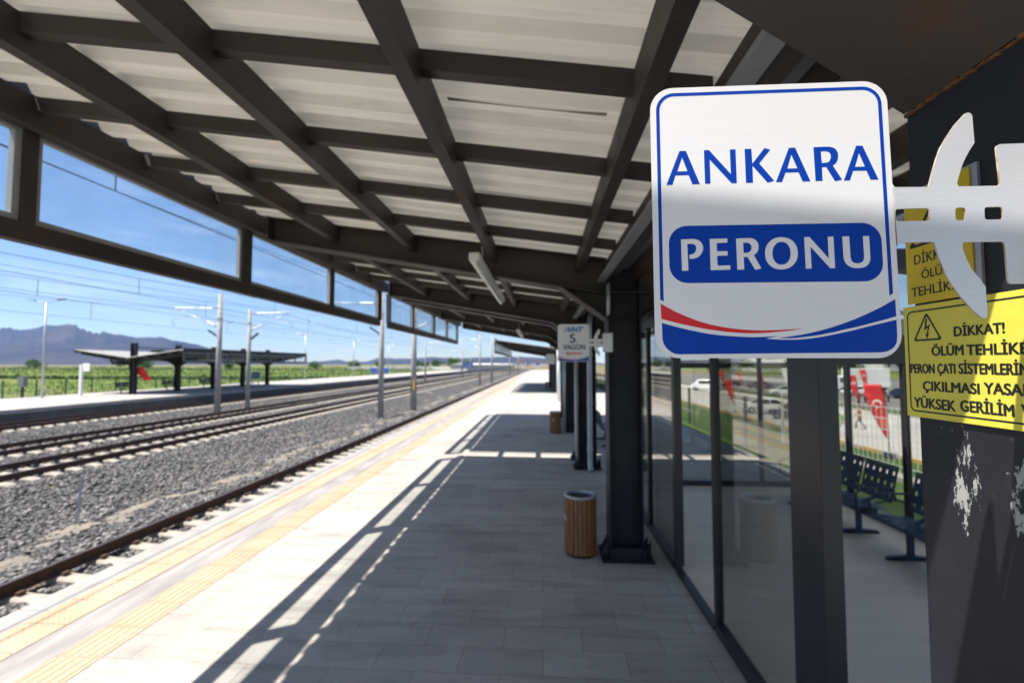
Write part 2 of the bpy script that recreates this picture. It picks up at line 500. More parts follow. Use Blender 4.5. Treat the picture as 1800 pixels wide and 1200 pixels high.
def _bake(cu):
    """turn a temporary curve / text datablock into a mesh datablock"""
    ob = bpy.data.objects.new('tmp', cu); COL.objects.link(ob)
    bpy.context.view_layer.update()
    dg = bpy.context.evaluated_depsgraph_get()
    me = bpy.data.meshes.new_from_object(ob.evaluated_get(dg))
    bpy.data.objects.remove(ob); bpy.data.curves.remove(cu)
    return me
def cut_shape(polys, thick):
    """flat shape from outlines with holes (even-odd), x right / y up, front face at z = thick"""
    cu = bpy.data.curves.new('tmp', 'CURVE'); cu.dimensions = '2D'; cu.fill_mode = 'BOTH'
    cu.extrude = thick / 2
    for p in polys:
        sp = cu.splines.new('POLY'); sp.points.add(len(p) - 1)
        for q, (x, y) in zip(sp.points, p): q.co = (x, y, 0, 1)
        sp.use_cyclic_u = True
    return _bake(cu)
def text_shape(body, thick, bold=0.0, shear=0.0):
    cu = bpy.data.curves.new('tmp', 'FONT'); cu.body = body; cu.size = 1.0
    cu.offset = bold; cu.extrude = thick / 2; cu.shear = shear
    cu.resolution_u = 6
    return _bake(cu)
def place_shape(me, name, m, parent, o, u, w, scale=1.0):
    """put a baked flat shape in the plane o,u,w (normal u x w)"""
    u, w = Vector(u).normalized(), Vector(w).normalized(); n = u.cross(w)
    mt = Matrix.Translation(Vector(o)) @ Matrix((u, w, n)).transposed().to_4x4() @ Matrix.Scale(1, 4)
    me.transform(Matrix.Diagonal((scale, scale, 1, 1)))
    me.transform(mt)
    me.materials.clear(); me.materials.append(m)
    ob = bpy.data.objects.new(name, me); me.name = name; COL.objects.link(ob)
    if parent: ob.parent = parent
    return ob
def fit_text(body, name, m, parent, o, u, w, width, cap, thick=.0006, bold=0.012, shear=0.0, ref=None):
    """text whose baseline starts at o, fitted to a width and a capital height"""
    me = text_shape(body, thick, 0.0, shear)
    ref = text_shape(ref or 'H', thick, 0.0)
    ys = [v.co.y for v in ref.vertices]; ch = max(ys) - min(ys); yb = min(ys)
    bpy.data.meshes.remove(ref)
    xs = [v.co.x for v in me.vertices]
    x0, x1 = min(xs), max(xs)
    sx = width / (x1 - x0); sy = cap / ch
    for v in me.vertices:
        v.co.x = (v.co.x - x0) * sx; v.co.y = (v.co.y - yb) * sy
    if bold > 0:        # heavier strokes: the outline printed again a hair to either side
        co = [v.co.copy() for v in me.vertices]; fc = [tuple(p.vertices) for p in me.polygons]
        V, F_ = [], []
        b = bold * cap
        for k, (dx, dy) in enumerate(((0, 0), (1, 0), (-1, 0), (0, .6), (0, -.6))):
            o_ = len(V)
            V += [(c.x + dx * b, c.y + dy * b, c.z + k * 1e-5) for c in co]; F_ += [tuple(i + o_ for i in f) for f in fc]
        bpy.data.meshes.remove(me)
        me = bpy.data.meshes.new(name); me.from_pydata(V, [], F_); me.update()
    return place_shape(me, name, m, parent, o, u, w)
def rrect(x0, x1, y0, y1, r, n=6):
    p = []
    for cx, cy, a in ((x1 - r, y1 - r, 0), (x0 + r, y1 - r, 90), (x0 + r, y0 + r, 180), (x1 - r, y0 + r, 270)):
        for k in range(n + 1):
            t = R(a + 90 * k / n); p.append((cx + r * math.cos(t), cy + r * math.sin(t)))
    return p

# ------------------------------------------------------------------ setting: ground, platforms, field, mountains
def terrain(X, Y):
    st = [(-9000, -.75), (-37.4, -.75), (-37.3, -1.35), (-27.5, -1.35), (5.0, -1.35), (5.1, -.03), (7.4, -.10), (12.5, -2.62), (18, -2.66), (9000, -2.66)]
    return np.interp(X, [a for a, b in st], [b for a, b in st])
struct_ground = grid_mesh('ground', [-9000, -3000, -900, -300, -120, -60, -37.4, -37.3, -27.5, 5.0, 5.1, 6.2, 7.4, 8.7, 10, 11.2, 12.5, 18, 60, 200, 900, 3000, 9000],
                          [-400, -100, -40, 0, 40, 120, 300, 700, 1500, 4000, 9500], terrain, M['dry'], smooth=False)
tag(struct_ground, kind='structure')
f = grid_mesh('field', np.r_[np.linspace(-420, -60, 40), np.linspace(-57, -37.5, 14)], np.r_[np.linspace(-30, 130, 70), np.linspace(140, 620, 40)],
              lambda X, Y: -.74 + .05 * np.sin(X * 2.1 + Y * .7) * np.sin(Y * 1.3) + np.clip((-X - 60) / 400, 0, 1) * 1.2, M['field'])
tag(f, kind='structure')
f = grid_mesh('lawn', np.linspace(5.16, 18.2, 34), np.linspace(-15, 190, 160),
              lambda X, Y: terrain(X, Y) + .012 + .03 * np.abs(np.sin(X * 3.1 + Y * 1.7) * np.sin(Y * 2.3)), M['lawn'])
tag(f, kind='structure')
struct('pavement', bx(18.75, 33.2, -15, 190, -2.66, -2.62), M['pave'])
f = grid_mesh('verge', np.linspace(33.4, 36.2, 8), np.linspace(-15, 190, 120), lambda X, Y: -2.6 + .05 * np.abs(np.sin(X * 3 + Y * 2) * np.sin(Y * 1.9)), M['lawn'])
tag(f, kind='structure')
struct('car_park', bx(36.4, 110, -15, 240, -2.66, -2.61), M['asphalt'])
f = grid_mesh('meadow', np.linspace(112, 900, 40), np.linspace(-50, 1200, 60), lambda X, Y: -2.55 + np.clip((X - 112) / 300, 0, 3) * 1.6 + .3 * np.sin(X * .05) * np.sin(Y * .04), M['field'])
tag(f, kind='structure')

PX0, PX1 = -4.66, 5.10
pl = struct('platform', bx(PX0, PX1, -14, 190, -1.4, 0.0), M['slab'])
cb = MB()
for k in range(-14, 188):
    cb.box(PX0 - .03, -4.395, k + .004, k + .996, -.16, .006)
struct('platform_coping', cb, M['coping'])
struct('worn_slab_strip', bx(-4.005, -3.665, -14, 190, -.01, .004), M['greyslab'])
cb = MB()
for k in np.arange(-5, 120, .4):
    cb.box(-4.39, -4.01, k + .004, k + .396, -.01, .009)
struct('dotted_tactile_strip', cb, M['yellow_dots'])
cb = MB()
for k in np.arange(-5, 70, .4):
    cb.box(-3.66, -3.31, k + .004, k + .396, -.01, .005)
    if k < 24:
        for q in range(5):
            x = -3.635 + q * .069
            cb.add([(x - .02, k + .02, .005), (x + .02, k + .02, .005), (x + .012, k + .02, .011), (x - .012, k + .02, .011),
                    (x - .02, k + .38, .005), (x + .02, k + .38, .005), (x + .012, k + .38, .011), (x - .012, k + .38, .011)],
                   [(0, 1, 2, 3), (7, 6, 5, 4), (1, 5, 6, 2), (3, 2, 6, 7), (0, 3, 7, 4)])
struct('ribbed_tactile_strip', cb, M['yellow_tile'])
# far platform
FX, FZ = -27.6, -.17
struct('far_platform', bx(-37.3, FX, -10, 175, -1.4, FZ), M['slab'])
struct('far_platform_edge', bx(FX - .55, FX + .05, -10, 175, FZ - .2, FZ + .006), M['coping'])
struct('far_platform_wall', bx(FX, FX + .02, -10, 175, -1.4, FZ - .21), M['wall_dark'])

# ballast bed
def bed(X, Y):
    st = [(-28, -1.02), (-27.4, -.98), (-27.1, -.97), (-24.4, -.97), (-23.4, -1.10), (-22, -1.12), (-20.8, -.965), (-13.4, -.96), (-12.9, -.98),
          (-10.3, -1.22), (-9.7, -1.16), (-8.6, -1.13), (-8.0, -.985), (-7.8, -.965), (-4.66, -.965)]
    Z = np.interp(X, [a for a, b in st], [b for a, b in st])
    return Z + .035 * np.sin(X * 7.3 + 1.7 * np.sin(Y * 1.9)) * np.sin(Y * 3.1 + np.sin(X * 2.2)) + .02 * np.sin(Y * 11.7 + X * 5) * np.sin(X * 13.1)
f = grid_mesh('ballast_bed', np.linspace(-27.62, -4.62, 180), np.r_[np.linspace(-6, 40, 250), np.linspace(40.5, 320, 220)], bed, M['ballast'])
tag(f, kind='structure')
f = grid_mesh('sandy_track_path', np.linspace(-9.85, -8.45, 12), np.linspace(-3, 150, 260),
              lambda X, Y: bed(X, Y) + .022 - .20 * np.abs((X + 9.15) / .7 + .5 * np.sin(Y * .8) + .3 * np.sin(Y * 2.7 + X)) ** 2, M['sand'])
tag(f, kind='structure')

TRACKS = [(-6.40, 'nearest track beside the lit platform'), (-14.95, 'second track, beyond the bank of dark ballast'),
          (-19.0, 'third track, in the middle of the yard'), (-25.9, 'fourth track, beside the far platform')]
# loose stones
def stones(n, x0, x1, y0, y1, smin, smax, seed):
    g = np.random.default_rng(seed)
    x = g.uniform(x0, x1, n)
    y = y0 + (y1 - y0) * g.random(n) ** 1.5
    keep = np.ones(n, bool)
    for tx, _ in TRACKS:
        for s in (-.7175, .7175): keep &= np.abs(x - tx - s) > .12
        ins = np.abs(x - tx) < 1.3
        ph = np.abs(((y / .6) % 1) - .5) * .6
        keep &= ~(ins & (ph > .3 - .19))
    keep &= ~((x > -9.6) & (x < -8.7) & (g.random(n) < .75))
    x, y = x[keep], y[keep]
    k = len(x)
    z = bed(x, y)
    s = g.uniform(smin, smax, k)
    t = (1 + 5 ** .5) / 2
    ico = np.array([(-1, t, 0), (1, t, 0), (-1, -t, 0), (1, -t, 0), (0, -1, t), (0, 1, t), (0, -1, -t), (0, 1, -t), (t, 0, -1), (t, 0, 1), (-t, 0, -1), (-t, 0, 1)]) / 1.9
    fc = np.array([(0, 11, 5), (0, 5, 1), (0, 1, 7), (0, 7, 10), (0, 10, 11), (1, 5, 9), (5, 11, 4), (11, 10, 2), (10, 7, 6), (7, 1, 8), (3, 9, 4), (3, 4, 2), (3, 2, 6), (3, 6, 8), (3, 8, 9), (4, 9, 5), (2, 4, 11), (6, 2, 10), (8, 6, 7), (9, 8, 1)])
    V = ico[None] * g.uniform(.55, 1.25, (k, 12, 1)) * np.stack([g.uniform(.7, 1.3, k), g.uniform(.7, 1.3, k), g.uniform(.55, .95, k)], -1)[:, None]
    a = g.uniform(0, 2 * PI, k); ca, sa = np.cos(a), np.sin(a)
    Vx = V[..., 0] * ca[:, None] - V[..., 1] * sa[:, None]; Vy = V[..., 0] * sa[:, None] + V[..., 1] * ca[:, None]
    V = np.stack([Vx, Vy, V[..., 2]], -1) * s[:, None, None] + np.stack([x, y, z + s * .25], -1)[:, None]
    F = fc[None] + (np.arange(k) * 12)[:, None, None]
    return V.reshape(-1, 3), F.reshape(-1, 3)
Va, Fa = stones(42000, -13.6, -4.75, 1.0, 34, .028, .058, 3)
Vb, Fb = stones(16000, -24, -13.6, 8, 45, .035, .06, 5)
tag(np_mesh('ballast_stones', np.r_[Va, Vb], np.r_[Fa, Fb + len(Va)], M['stone']), kind='stuff')

# mountains
def fbm(X, Y, seed, f0, oct=6, gain=.5, ridged=False):
    g = np.random.default_rng(seed); out = np.zeros_like(X); a = 1.0; tot = 0
    for o in range(oct):
        f = f0 * 2 ** o; tot += a
        s = np.zeros_like(X)
        for _ in range(5):
            th = g.uniform(0, 2 * PI); ph = g.uniform(0, 2 * PI); q = f * g.uniform(.7, 1.4)
            s += np.sin((X * np.cos(th) + Y * np.sin(th)) * q + ph)
        s /= 2.6
        out += a * ((1 - np.abs(s)) * 2 - 1 if ridged else s); a *= gain
    return out / tot
def range_mesh(name, u0, u1, d0, d1, sil, seed, rough):
    """a ridge: sil maps bearing u = x/y to the elevation ratio of its skyline (measured at its crest distance)"""
    us = np.linspace(u0, u1, 260); ds = np.linspace(d0, d1, 70)
    U, Dm = np.meshgrid(us, ds)
    t = (Dm - d0) / (d1 - d0)
    crest = .62
    prof = np.where(t < crest, (t / crest) ** 1.35, np.clip(1 - (t - crest) / (1 - crest), 0, 1) ** .8)
    X = U * Dm; Y = Dm.copy()
    dc = d0 + crest * (d1 - d0)
    h = np.interp(U, [a for a, b in sil], [b for a, b in sil]) * dc
    nz = fbm(X, Y, seed, 2 * PI / 2600, 7, .55, True)
    Z = prof * h * (1 + rough * nz * (1 - .75 * np.exp(-((t - crest) / .06) ** 2))) - 6
    i = np.arange(U.size).reshape(U.shape)
    F = np.stack([i[:-1, :-1], i[:-1, 1:], i[1:, 1:], i[1:, :-1]], -1).reshape(-1, 4)
    o = np_mesh(name, np.stack([X, Y, Z], -1).reshape(-1, 3), F, M['mount'], smooth=True)
    return tag(o, kind='structure')
def brg(x): return (x - 953) / 820
def alt(y): return (640 - y) / 820
range_mesh('mountain', brg(-420), brg(470), 3200, 6900,
           [(brg(-420), alt(600)), (brg(-200), alt(585)), (brg(-60), alt(576)), (brg(0), alt(570)), (brg(30), alt(564)), (brg(62), alt(561)), (brg(80), alt(564)), (brg(100), alt(575)), (brg(118), alt(580)), (brg(137), alt(577)),
            (brg(160), alt(585)), (brg(200), alt(592)), (brg(225), alt(590)), (brg(250), alt(588)), (brg(275), alt(594)), (brg(320), alt(606)), (brg(370), alt(616)), (brg(420), alt(626)), (brg(470), alt(640))], 4, .42)
range_mesh('distant_hills', brg(380), brg(1080), 5600, 8800,
           [(brg(380), alt(640)), (brg(430), alt(634)), (brg(500), alt(634)), (brg(540), alt(635)), (brg(587), alt(631)), (brg(610), alt(636)), (brg(640), alt(634)), (brg(662), alt(627)), (brg(690), alt(629)), (brg(730), alt(628)),
            (brg(760), alt(626)), (brg(800), alt(629)), (brg(850), alt(627)), (brg(890), alt(625)), (brg(930), alt(627)), (brg(1000), alt(631)), (brg(1080), alt(640))], 9, .35)
range_mesh('eastern_hills', brg(1040), brg(1900), 2600, 4600,
           [(brg(1040), alt(640)), (brg(1130), alt(633)), (brg(1250), alt(630)), (brg(1380), alt(626)), (brg(1500), alt(630)), (brg(1700), alt(622)), (brg(1900), alt(630))], 14, .3)
SHAPES = {
'ANKARA': [
  [(-130.3,106),(-120.9,106),(-101.6,53.9),(-112.7,53.9),(-117.8,68.2),(-137.1,68.3),(-141.9,53.8),(-150.8,53.8)],
  [(-126.8,96),(-119.5,74.5),(-134.4,74.3)],
  [(-94.4,106.2),(-87,106.2),(-56.2,68.3),(-56.5,106.3),(-48.3,106.3),(-48.1,54.1),(-55.6,54.3),(-86.4,91.5),(-86.2,54.3),(-94.2,54.5)],
  [(-35.1,106.4),(-25.3,106.4),(-24.7,83.4),(-6.2,107.1),(1.9,104.2),(-14.8,83.6),(5.9,56.5),(-3.5,53.7),(-24.6,80.3),(-24.7,54.2),(-34.8,54.3)],
  [(28.8,106.3),(37.8,106.4),(57.4,54.5),(46.2,54.5),(41.1,68.6),(22.4,68.6),(16.9,54.3),(8.3,54.4)],
  [(31.9,95.9),(39.6,74.7),(25.2,74.7)],
  [(63.9,106.3),(80.5,106.5),(87.2,106.3),(93,104.5),(96.5,100.9),(98.2,96.7),(98.4,92.3),(97.4,86.1),(94.5,80.9),(90.1,77.7),(102.1,55.9),(92.1,53.7),(80.7,75.5),(74.6,75.5),(74.5,54.6),(64.7,54.7)],
  [(74.1,99.5),(80.7,99.6),(84.6,98.8),(87.2,96.2),(88.1,92.1),(87.5,88.3),(85.8,84.5),(82.5,82.5),(79.4,82),(74.7,81.9)],
  [(124.4,106.7),(133.3,106.7),(153.1,54.7),(142,54.8),(136.8,68.7),(118.3,68.8),(113,54.5),(104.6,54.4)],
  [(127.8,95.6),(135,74.8),(121.1,74.7)]],
'PERONU': [
  [(-131.5,-29.9),(-116.9,-29.4),(-111.4,-29.6),(-106.9,-30.9),(-103.3,-33.5),(-100.7,-37.7),(-99.7,-42.5),(-100.2,-46.8),(-102.5,-51.8),(-105.8,-55.6),(-109.5,-57.8),(-114.1,-58.9),(-119.8,-59.2),(-119.8,-52.9),(-115.3,-52.3),(-112.5,-50.4),(-110.6,-47.6),(-109.6,-43.8),(-109.9,-40.9),(-111.2,-38.7),(-113.5,-37.1),(-116.7,-36.5),(-122.5,-36.7),(-121.8,-76.8),(-131.1,-76.9)],
  [(-89.9,-29.7),(-64.6,-29.4),(-64.8,-35.6),(-80.1,-36.1),(-80,-48.4),(-64.8,-48.4),(-65,-54.8),(-80.1,-55.3),(-79.8,-69.8),(-61.5,-69.7),(-61.9,-75.9),(-89.8,-76.5)],
  [(-52,-29.8),(-35.8,-29.3),(-30.2,-29.5),(-25.5,-31.1),(-22,-34.8),(-20.4,-39.2),(-20.4,-44.5),(-21.7,-49.2),(-24.1,-52.4),(-27.5,-54.8),(-17.5,-74.8),(-26.3,-76.7),(-36.6,-57.5),(-42,-57.6),(-41.9,-76.1),(-51.7,-76.2)],
  [(-42.2,-36.2),(-37.4,-36),(-33.8,-36.7),(-31.2,-39.1),(-30.2,-42.9),(-30.9,-46.4),(-33,-49.8),(-36.2,-51.1),(-41.9,-51.3)],
  [(34.8,-53),(34.2,-57.7),(33.1,-61.8),(31.3,-65.5),(29,-68.7),(26.2,-71.5),(22.9,-73.7),(19.2,-75.3),(15.2,-76.3),(10.7,-76.6),(6.2,-76.2),(2.2,-75.2),(-1.3,-73.5),(-4.4,-71.2),(-7,-68.4),(-9.1,-65),(-10.6,-61.3),(-11.4,-57.1),(-11.5,-52.4),(-11,-47.7),(-9.9,-43.6),(-8.1,-39.8),(-5.8,-36.5),(-2.9,-33.7),(0.4,-31.5),(4.1,-29.9),(8.1,-28.9),(12.7,-28.7),(17.2,-29.1),(21.2,-30.2),(24.7,-31.9),(27.8,-34.2),(30.4,-37),(32.4,-40.4),(33.8,-44.1),(34.6,-48.3)],
  [(24.7,-52.8),(24.4,-56.1),(23.7,-59),(22.7,-61.7),(21.4,-64),(19.8,-66),(18,-67.6),(15.9,-68.7),(13.7,-69.4),(11.1,-69.6),(8.6,-69.3),(6.4,-68.6),(4.5,-67.4),(2.8,-65.8),(1.3,-63.8),(0.2,-61.4),(-0.6,-58.8),(-1,-55.8),(-1,-52.5),(-0.7,-49.2),(-0.1,-46.2),(0.9,-43.6),(2.3,-41.3),(3.8,-39.3),(5.7,-37.7),(7.8,-36.5),(10,-35.9),(12.5,-35.6),(15.1,-35.9),(17.2,-36.7),(19.2,-37.9),(20.9,-39.5),(22.3,-41.5),(23.4,-43.9),(24.2,-46.5),(24.6,-49.5)],
  [(44.7,-29.3),(52.2,-29.1),(77.7,-61.3),(77.7,-29),(85.6,-28.9),(85.8,-75.4),(79.2,-75.6),(52.9,-43.5),(53.1,-75.8),(45,-75.9)],
  [(98.1,-29.1),(107.6,-29),(108,-59.2),(108.5,-62.9),(109.7,-65.7),(111.9,-67.8),(116.9,-69.2),(122.2,-68.1),(125,-65.8),(126.3,-62.9),(126.9,-59.4),(126.7,-29.1),(135.2,-29),(135.4,-60.4),(135,-64.6),(133.3,-68.7),(129.8,-72.9),(126.2,-74.7),(121.8,-75.7),(115.7,-76),(110.5,-75.3),(106.2,-73.5),(102,-70.2),(99.6,-66),(98.6,-62.3),(98.3,-58.1)]],
'red': [
  [(-163,-125.3),(-157.1,-129.1),(-141.2,-138),(-125.3,-145.3),(-109.5,-151.5),(-93.7,-156.4),(-77.9,-159.9),(-62.2,-162.5),(-46.5,-164.3),(-30.8,-165.4),(-15.1,-165.6),(0.5,-165.2),(21.3,-164.1),(39.5,-162.6),(21.2,-165.8),(0.4,-168),(-12.2,-169.1),(-24.7,-169.7),(-38.3,-169.7),(-51.9,-169.3),(-67.6,-167.8),(-83.4,-165.8),(-101.3,-162.9),(-119.3,-159.2),(-141.6,-153.9),(-162.9,-148.1)]],
'blue': [
  [(-162,-154.1),(-143.9,-159.4),(-125.8,-164),(-110,-167.5),(-94.1,-170.6),(-78.3,-172.6),(-62.6,-173.9),(-46.9,-174.9),(-31.2,-175.4),(-14.5,-174.9),(2.6,-173.8),(-15,-177.5),(4.1,-179),(17.5,-179.2),(31,-179),(46.5,-177.5),(62,-175.3),(82.6,-171.2),(103.2,-166.7),(134.1,-158.8),(166.2,-151),(165.8,-174.8),(164.6,-183.3),(162.1,-188),(158.5,-191.8),(154.3,-194.5),(150.2,-196.3),(142.1,-197.5),(-139.6,-200.1),(-144.9,-199.1),(-149.1,-196.9),(-154,-193.4),(-157.5,-189.3),(-160.2,-184.4),(-161.5,-179.4)],
  [(1.1,-176.6),(16.7,-174.9),(31.2,-172.7),(46.8,-169.7),(62.4,-165.8),(78,-161.3),(93.6,-156),(109.2,-150),(124.8,-143.2),(145.6,-133.1),(166.1,-121.4),(166.1,-146),(150.7,-150.7),(134.3,-155),(113.7,-160.5),(93.1,-165.2),(77.6,-168.9),(62.1,-171.9),(49.7,-174),(37.3,-175.5),(26.9,-176.6),(16.6,-177.1)]],
'bracket': [
  [(172.5,47.4),(173.8,44.2),(176.4,42.8),(220.1,42.1),(222,43.5),(223,47.4),(228.8,66.5),(235.2,85),(241.3,100.2),(251.8,117.5),(263.2,134),(275.5,147.3),(279.3,151),(283,152.1),(286.6,150.7),(288.4,147.2),(288.6,106.2),(281.4,95.6),(275.6,85.6),(271.4,77.3),(267.7,68.3),(264.5,58.8),(260.9,47.7),(261.3,44.3),(263.4,41.8),(315.6,41.7),(317.9,43.2),(318.9,46.3),(317.4,97.5),(318.7,101.1),(322.9,103.2),(354.5,103.6),(384.9,103.8),(369.4,-100.1),(323.1,-100.9),(320,-98.9),(319.1,-94.9),(318.9,-45.8),(318,-41.7),(315.4,-40),(265.3,-40),(262.1,-41.6),(262.6,-52.5),(266.6,-65.7),(271.8,-79.3),(280.2,-90.2),(289,-105.2),(288.5,-145),(287.1,-148.7),(283.7,-149.7),(279.6,-148.2),(265.2,-132.8),(254.1,-118.1),(245.1,-103.3),(237.7,-88.5),(232.5,-73.6),(228.7,-60.4),(224.9,-42.9),(224.1,-40.1),(221.6,-39),(178.2,-39.8),(175,-41.1),(173.8,-43.9)],
  [(173.6,6.5),(174.7,9.1),(177.1,10.2),(217.1,10.8),(219.4,9.7),(220.4,7.1),(220.3,-4.3),(219.2,-6.9),(216.8,-8),(176.7,-7.9),(174.4,-6.7),(173.4,-4.2)],
  [(255.6,7),(256.7,9.5),(259.1,10.6),(266.1,10.6),(268.5,9.4),(269.4,6.9),(269,-4.3),(267.9,-6.9),(265.5,-8),(258.5,-7.9),(256.1,-6.8),(255.2,-4.2)],
  [(295.1,7.1),(296.2,9.6),(298.6,10.7),(316.6,10.9),(318.9,9.8),(319.8,7.3),(319.6,-4),(318.5,-6.6),(316.2,-7.7),(297.9,-7.9),(295.6,-6.8),(294.7,-4.3)]],
}
# ------------------------------------------------------------------ tracks
def rail_mb(y0, y1):
    pr = [(-.07, 0), (.07, 0), (.07, .014), (.02, .03), (.012, .05), (.012, .125), (.036, .135), (.036, .165), (.03, .172), (-.03, .172), (-.036, .165), (-.036, .135), (-.012, .125), (-.012, .05), (-.02, .03), (-.07, .014)]
    mb = MB(); n = len(pr)
    mb.add([(x, y0, z) for x, z in pr] + [(x, y1, z) for x, z in pr],
           [tuple(range(n)), tuple(range(2 * n - 1, n - 1, -1))])
    for i in range(n):
        j = (i + 1) % n
        mb.f.append((i, i + n, j + n, j)); mb.mi.append(1 if i == 8 else 0)
    return mb
def sleeper_mb(mb=None, y=0.0):
    mb = mb or MB()
    xs = [-1.25, -1.15, -.9, -.45, 0, .45, .9, 1.15, 1.25]; hs = [-.045, .0, .008, -.03, -.05, -.03, .008, .0, -.045]
    vs = []
    for x, h in zip(xs, hs):
        w = .13 if abs(x) > .6 else .115
        vs += [(x, y - w, -.2), (x, y - w, h - .03), (x, y - w * .75, h), (x, y + w * .75, h), (x, y + w, h - .03), (x, y + w, -.2)]
    n = 6; fs = []
    for i in range(len(xs) - 1):
        for k in range(n - 1):
            fs.append((i * n + k, (i + 1) * n + k, (i + 1) * n + k + 1, i * n + k + 1))
    fs += [tuple(range(n)), tuple(range((len(xs)) * n - 1, (len(xs) - 1) * n - 1, -1))]
    mb.add(vs, fs)
    for s in (-1, 1):       # fastenings beside each rail
        for q in (-1, 1):
            cx = s * .7175 + q * .10
            mb.box(cx - .03, cx + .03, y - .05, y + .05, .0, .035, 1)
    return mb
sl_me = None; rail_me = None
for ti, (tx, where) in enumerate(TRACKS):
    t = empty('railway_track', where + ', rusty rails on concrete sleepers', 'track', (tx, 0, -.885), group='tracks through the station')
    for s in (-1, 1):
        if rail_me is None:
            r = rail_mb(-6, 330).build('rail', [M['rail'], M['railtop']], t); rail_me = r.data
        else:
            r = bpy.data.objects.new('rail', rail_me); COL.objects.link(r); r.parent = t
        r.location = (s * .7535, 0, 0)
    y0 = {0: 2.1, 1: 12.6, 2: 15.6, 3: 20.4}[ti]
    y0 = round(y0 / .6) * .6
    for k in range(100):
        if sl_me is None:
            o = sleeper_mb().build('sleeper', [M['sleeper'], M['rail']], t); sl_me = o.data
        else:
            o = bpy.data.objects.new('sleeper', sl_me); COL.objects.link(o); o.parent = t
        o.location = (0, y0 + .6 * k, 0)
    mb = MB()
    k = y0 + 60.0
    while k < 200:
        sleeper_mb(mb, k); k += .6
    k = y0 - .6
    while k > -5:
        sleeper_mb(mb, k); k -= .6
    tag(mb.build('sleeper_run', [M['sleeper'], M['rail']], t), kind='stuff')
# thin marker posts on the bank of ballast
for i, (x, y, h, lab) in enumerate([(-9.75, 9.35, 1.05, 'thin blue-grey marker stake standing in the dark ballast beside the sandy strip'), (-9.6, 19.2, .75, 'short grey marker stake on the ballast bank, farther along the sandy strip')]):
    p = MB().bar((0, 0, -.1), (.03, .03, h), .045, .045).build('marker_stake', M['galv'])
    p.location = (x, y, -1.2); tag(p, lab, 'stake', 'marker stakes along the track')

# ------------------------------------------------------------------ canopies
ZB0, SL = 3.35, .14
def zb(x):   # underside of the purlins
    x = min(x, 1.9 - x); return ZB0 - SL * x
def zbeam(x):
    x = min(x, 1.9 - x); return 3.14 - .172 * x
def zs(x): return zb(x) + .20
PURL = [-3.52, -2.54, -1.566, -.585, .44]
PURL = PURL + [1.9 - p for p in PURL[::-1]]

def column_mb(y, fw=.40, top=3.36, x0=.76, x1=1.14, ext=0):
    mb = MB(); h = fw / 2
    mb.box(x0, x0 + .018, y - h, y + h, .0, top + ext); mb.box(x1 - .018, x1, y - h, y + h, .0, top + ext)
    mb.box(x0 + .018, x1 - .018, y - .007, y + .007, .0, top + ext - .01)
    for z in (2.72, 3.07): mb.box(x0 + .018, x1 - .018, y - h + .01, y + h - .01, z, z + .016)
    return mb
def base_mb(y, fw=.40, x0=.76, x1=1.14):
    mb = MB(); h = fw / 2
    mb.box(x0 - .10, x1 + .10, y - h - .09, y + h + .09, .002, .022)
    for x in (x0 + .001, x1 - .017):     # stiffeners running out to the plate edge
        for s in (-1, 1):
            ya, yb = sorted((y + s * h, y + s * (h + .085)))
            mb.box(x, x + .016, ya, yb, .022, .14)
    for s in (-1, 1):
        yc = y + s * (h + .03)
        mb.box(x0 + .02, x1 - .02, yc - .006, yc + .006, .022, .15)
        for xa, xb in ((x0 - .09, x0), (x1, x1 + .09)):
            mb.add([(xa, y + s * .08 - .006, .022), (xb, y + s * .08 - .006, .022), (xb, y + s * .08 + .006, .022), (xa, y + s * .08 + .006, .022),
                    (xa if xb > 1 else xb - .03, y + s * .08 - .006, .06 if True else .2), (xb, y + s * .08 - .006, .2), (xb, y + s * .08 + .006, .2), (xa, y + s * .08 + .006, .06)],
                   [(3, 2, 1, 0), (4, 5, 6, 7), (0, 1, 5, 4), (1, 2, 6, 5), (2, 3, 7, 6), (3, 0, 4, 7)])
    return mb
def beam_mb(y, fw=.38, rw=-3.36):
    """one cross beam, both wings: bottom flange, web, top flange"""
    mb = MB(); h = fw / 2
    for sgn in (1, -1):
        X = (lambda x: x) if sgn == 1 else (lambda x: 1.9 - x)
        x_end = -3.36 if sgn == 1 else rw
        xs = list(np.linspace(x_end, .76, 4))
        for a, b in zip(xs[:-1], xs[1:]):
            def sect(x, w, z0, z1): return [(X(x), y - w, z0), (X(x), y + w, z0), (X(x), y - w, z1), (X(x), y + w, z1)]
            for w, f0, f1 in ((h, lambda x: zbeam(x), lambda x: zbeam(x) + .016), (.006, lambda x: zbeam(x) + .016, lambda x: zs(x) - .016), (h * .8, lambda x: zs(x) - .016, lambda x: zs(x) - .002)):
                p = sect(a, w, f0(a), f1(a)); q = sect(b, w, f0(b), f1(b))
                mb.add([p[0], q[0], q[1], p[1], p[2], q[2], q[3], p[3]], [(3, 2, 1, 0), (4, 5, 6, 7), (0, 1, 5, 4), (1, 2, 6, 5), (2, 3, 7, 6), (3, 0, 4, 7)])
        x = x_end
        mb.hexa([(X(x), y - h, zbeam(x)), (X(x + .012), y - h, zbeam(x)), (X(x + .012), y + h, zbeam(x)), (X(x), y + h, zbeam(x)), (X(x), y - h, zs(x) - .002), (X(x + .012), y - h, zs(x) - .002), (X(x + .012), y + h, zs(x) - .002), (X(x), y + h, zs(x) - .002)])
    mb.box(.78, 1.12, y - h, y + h, 3.03, 3.046)
    return mb
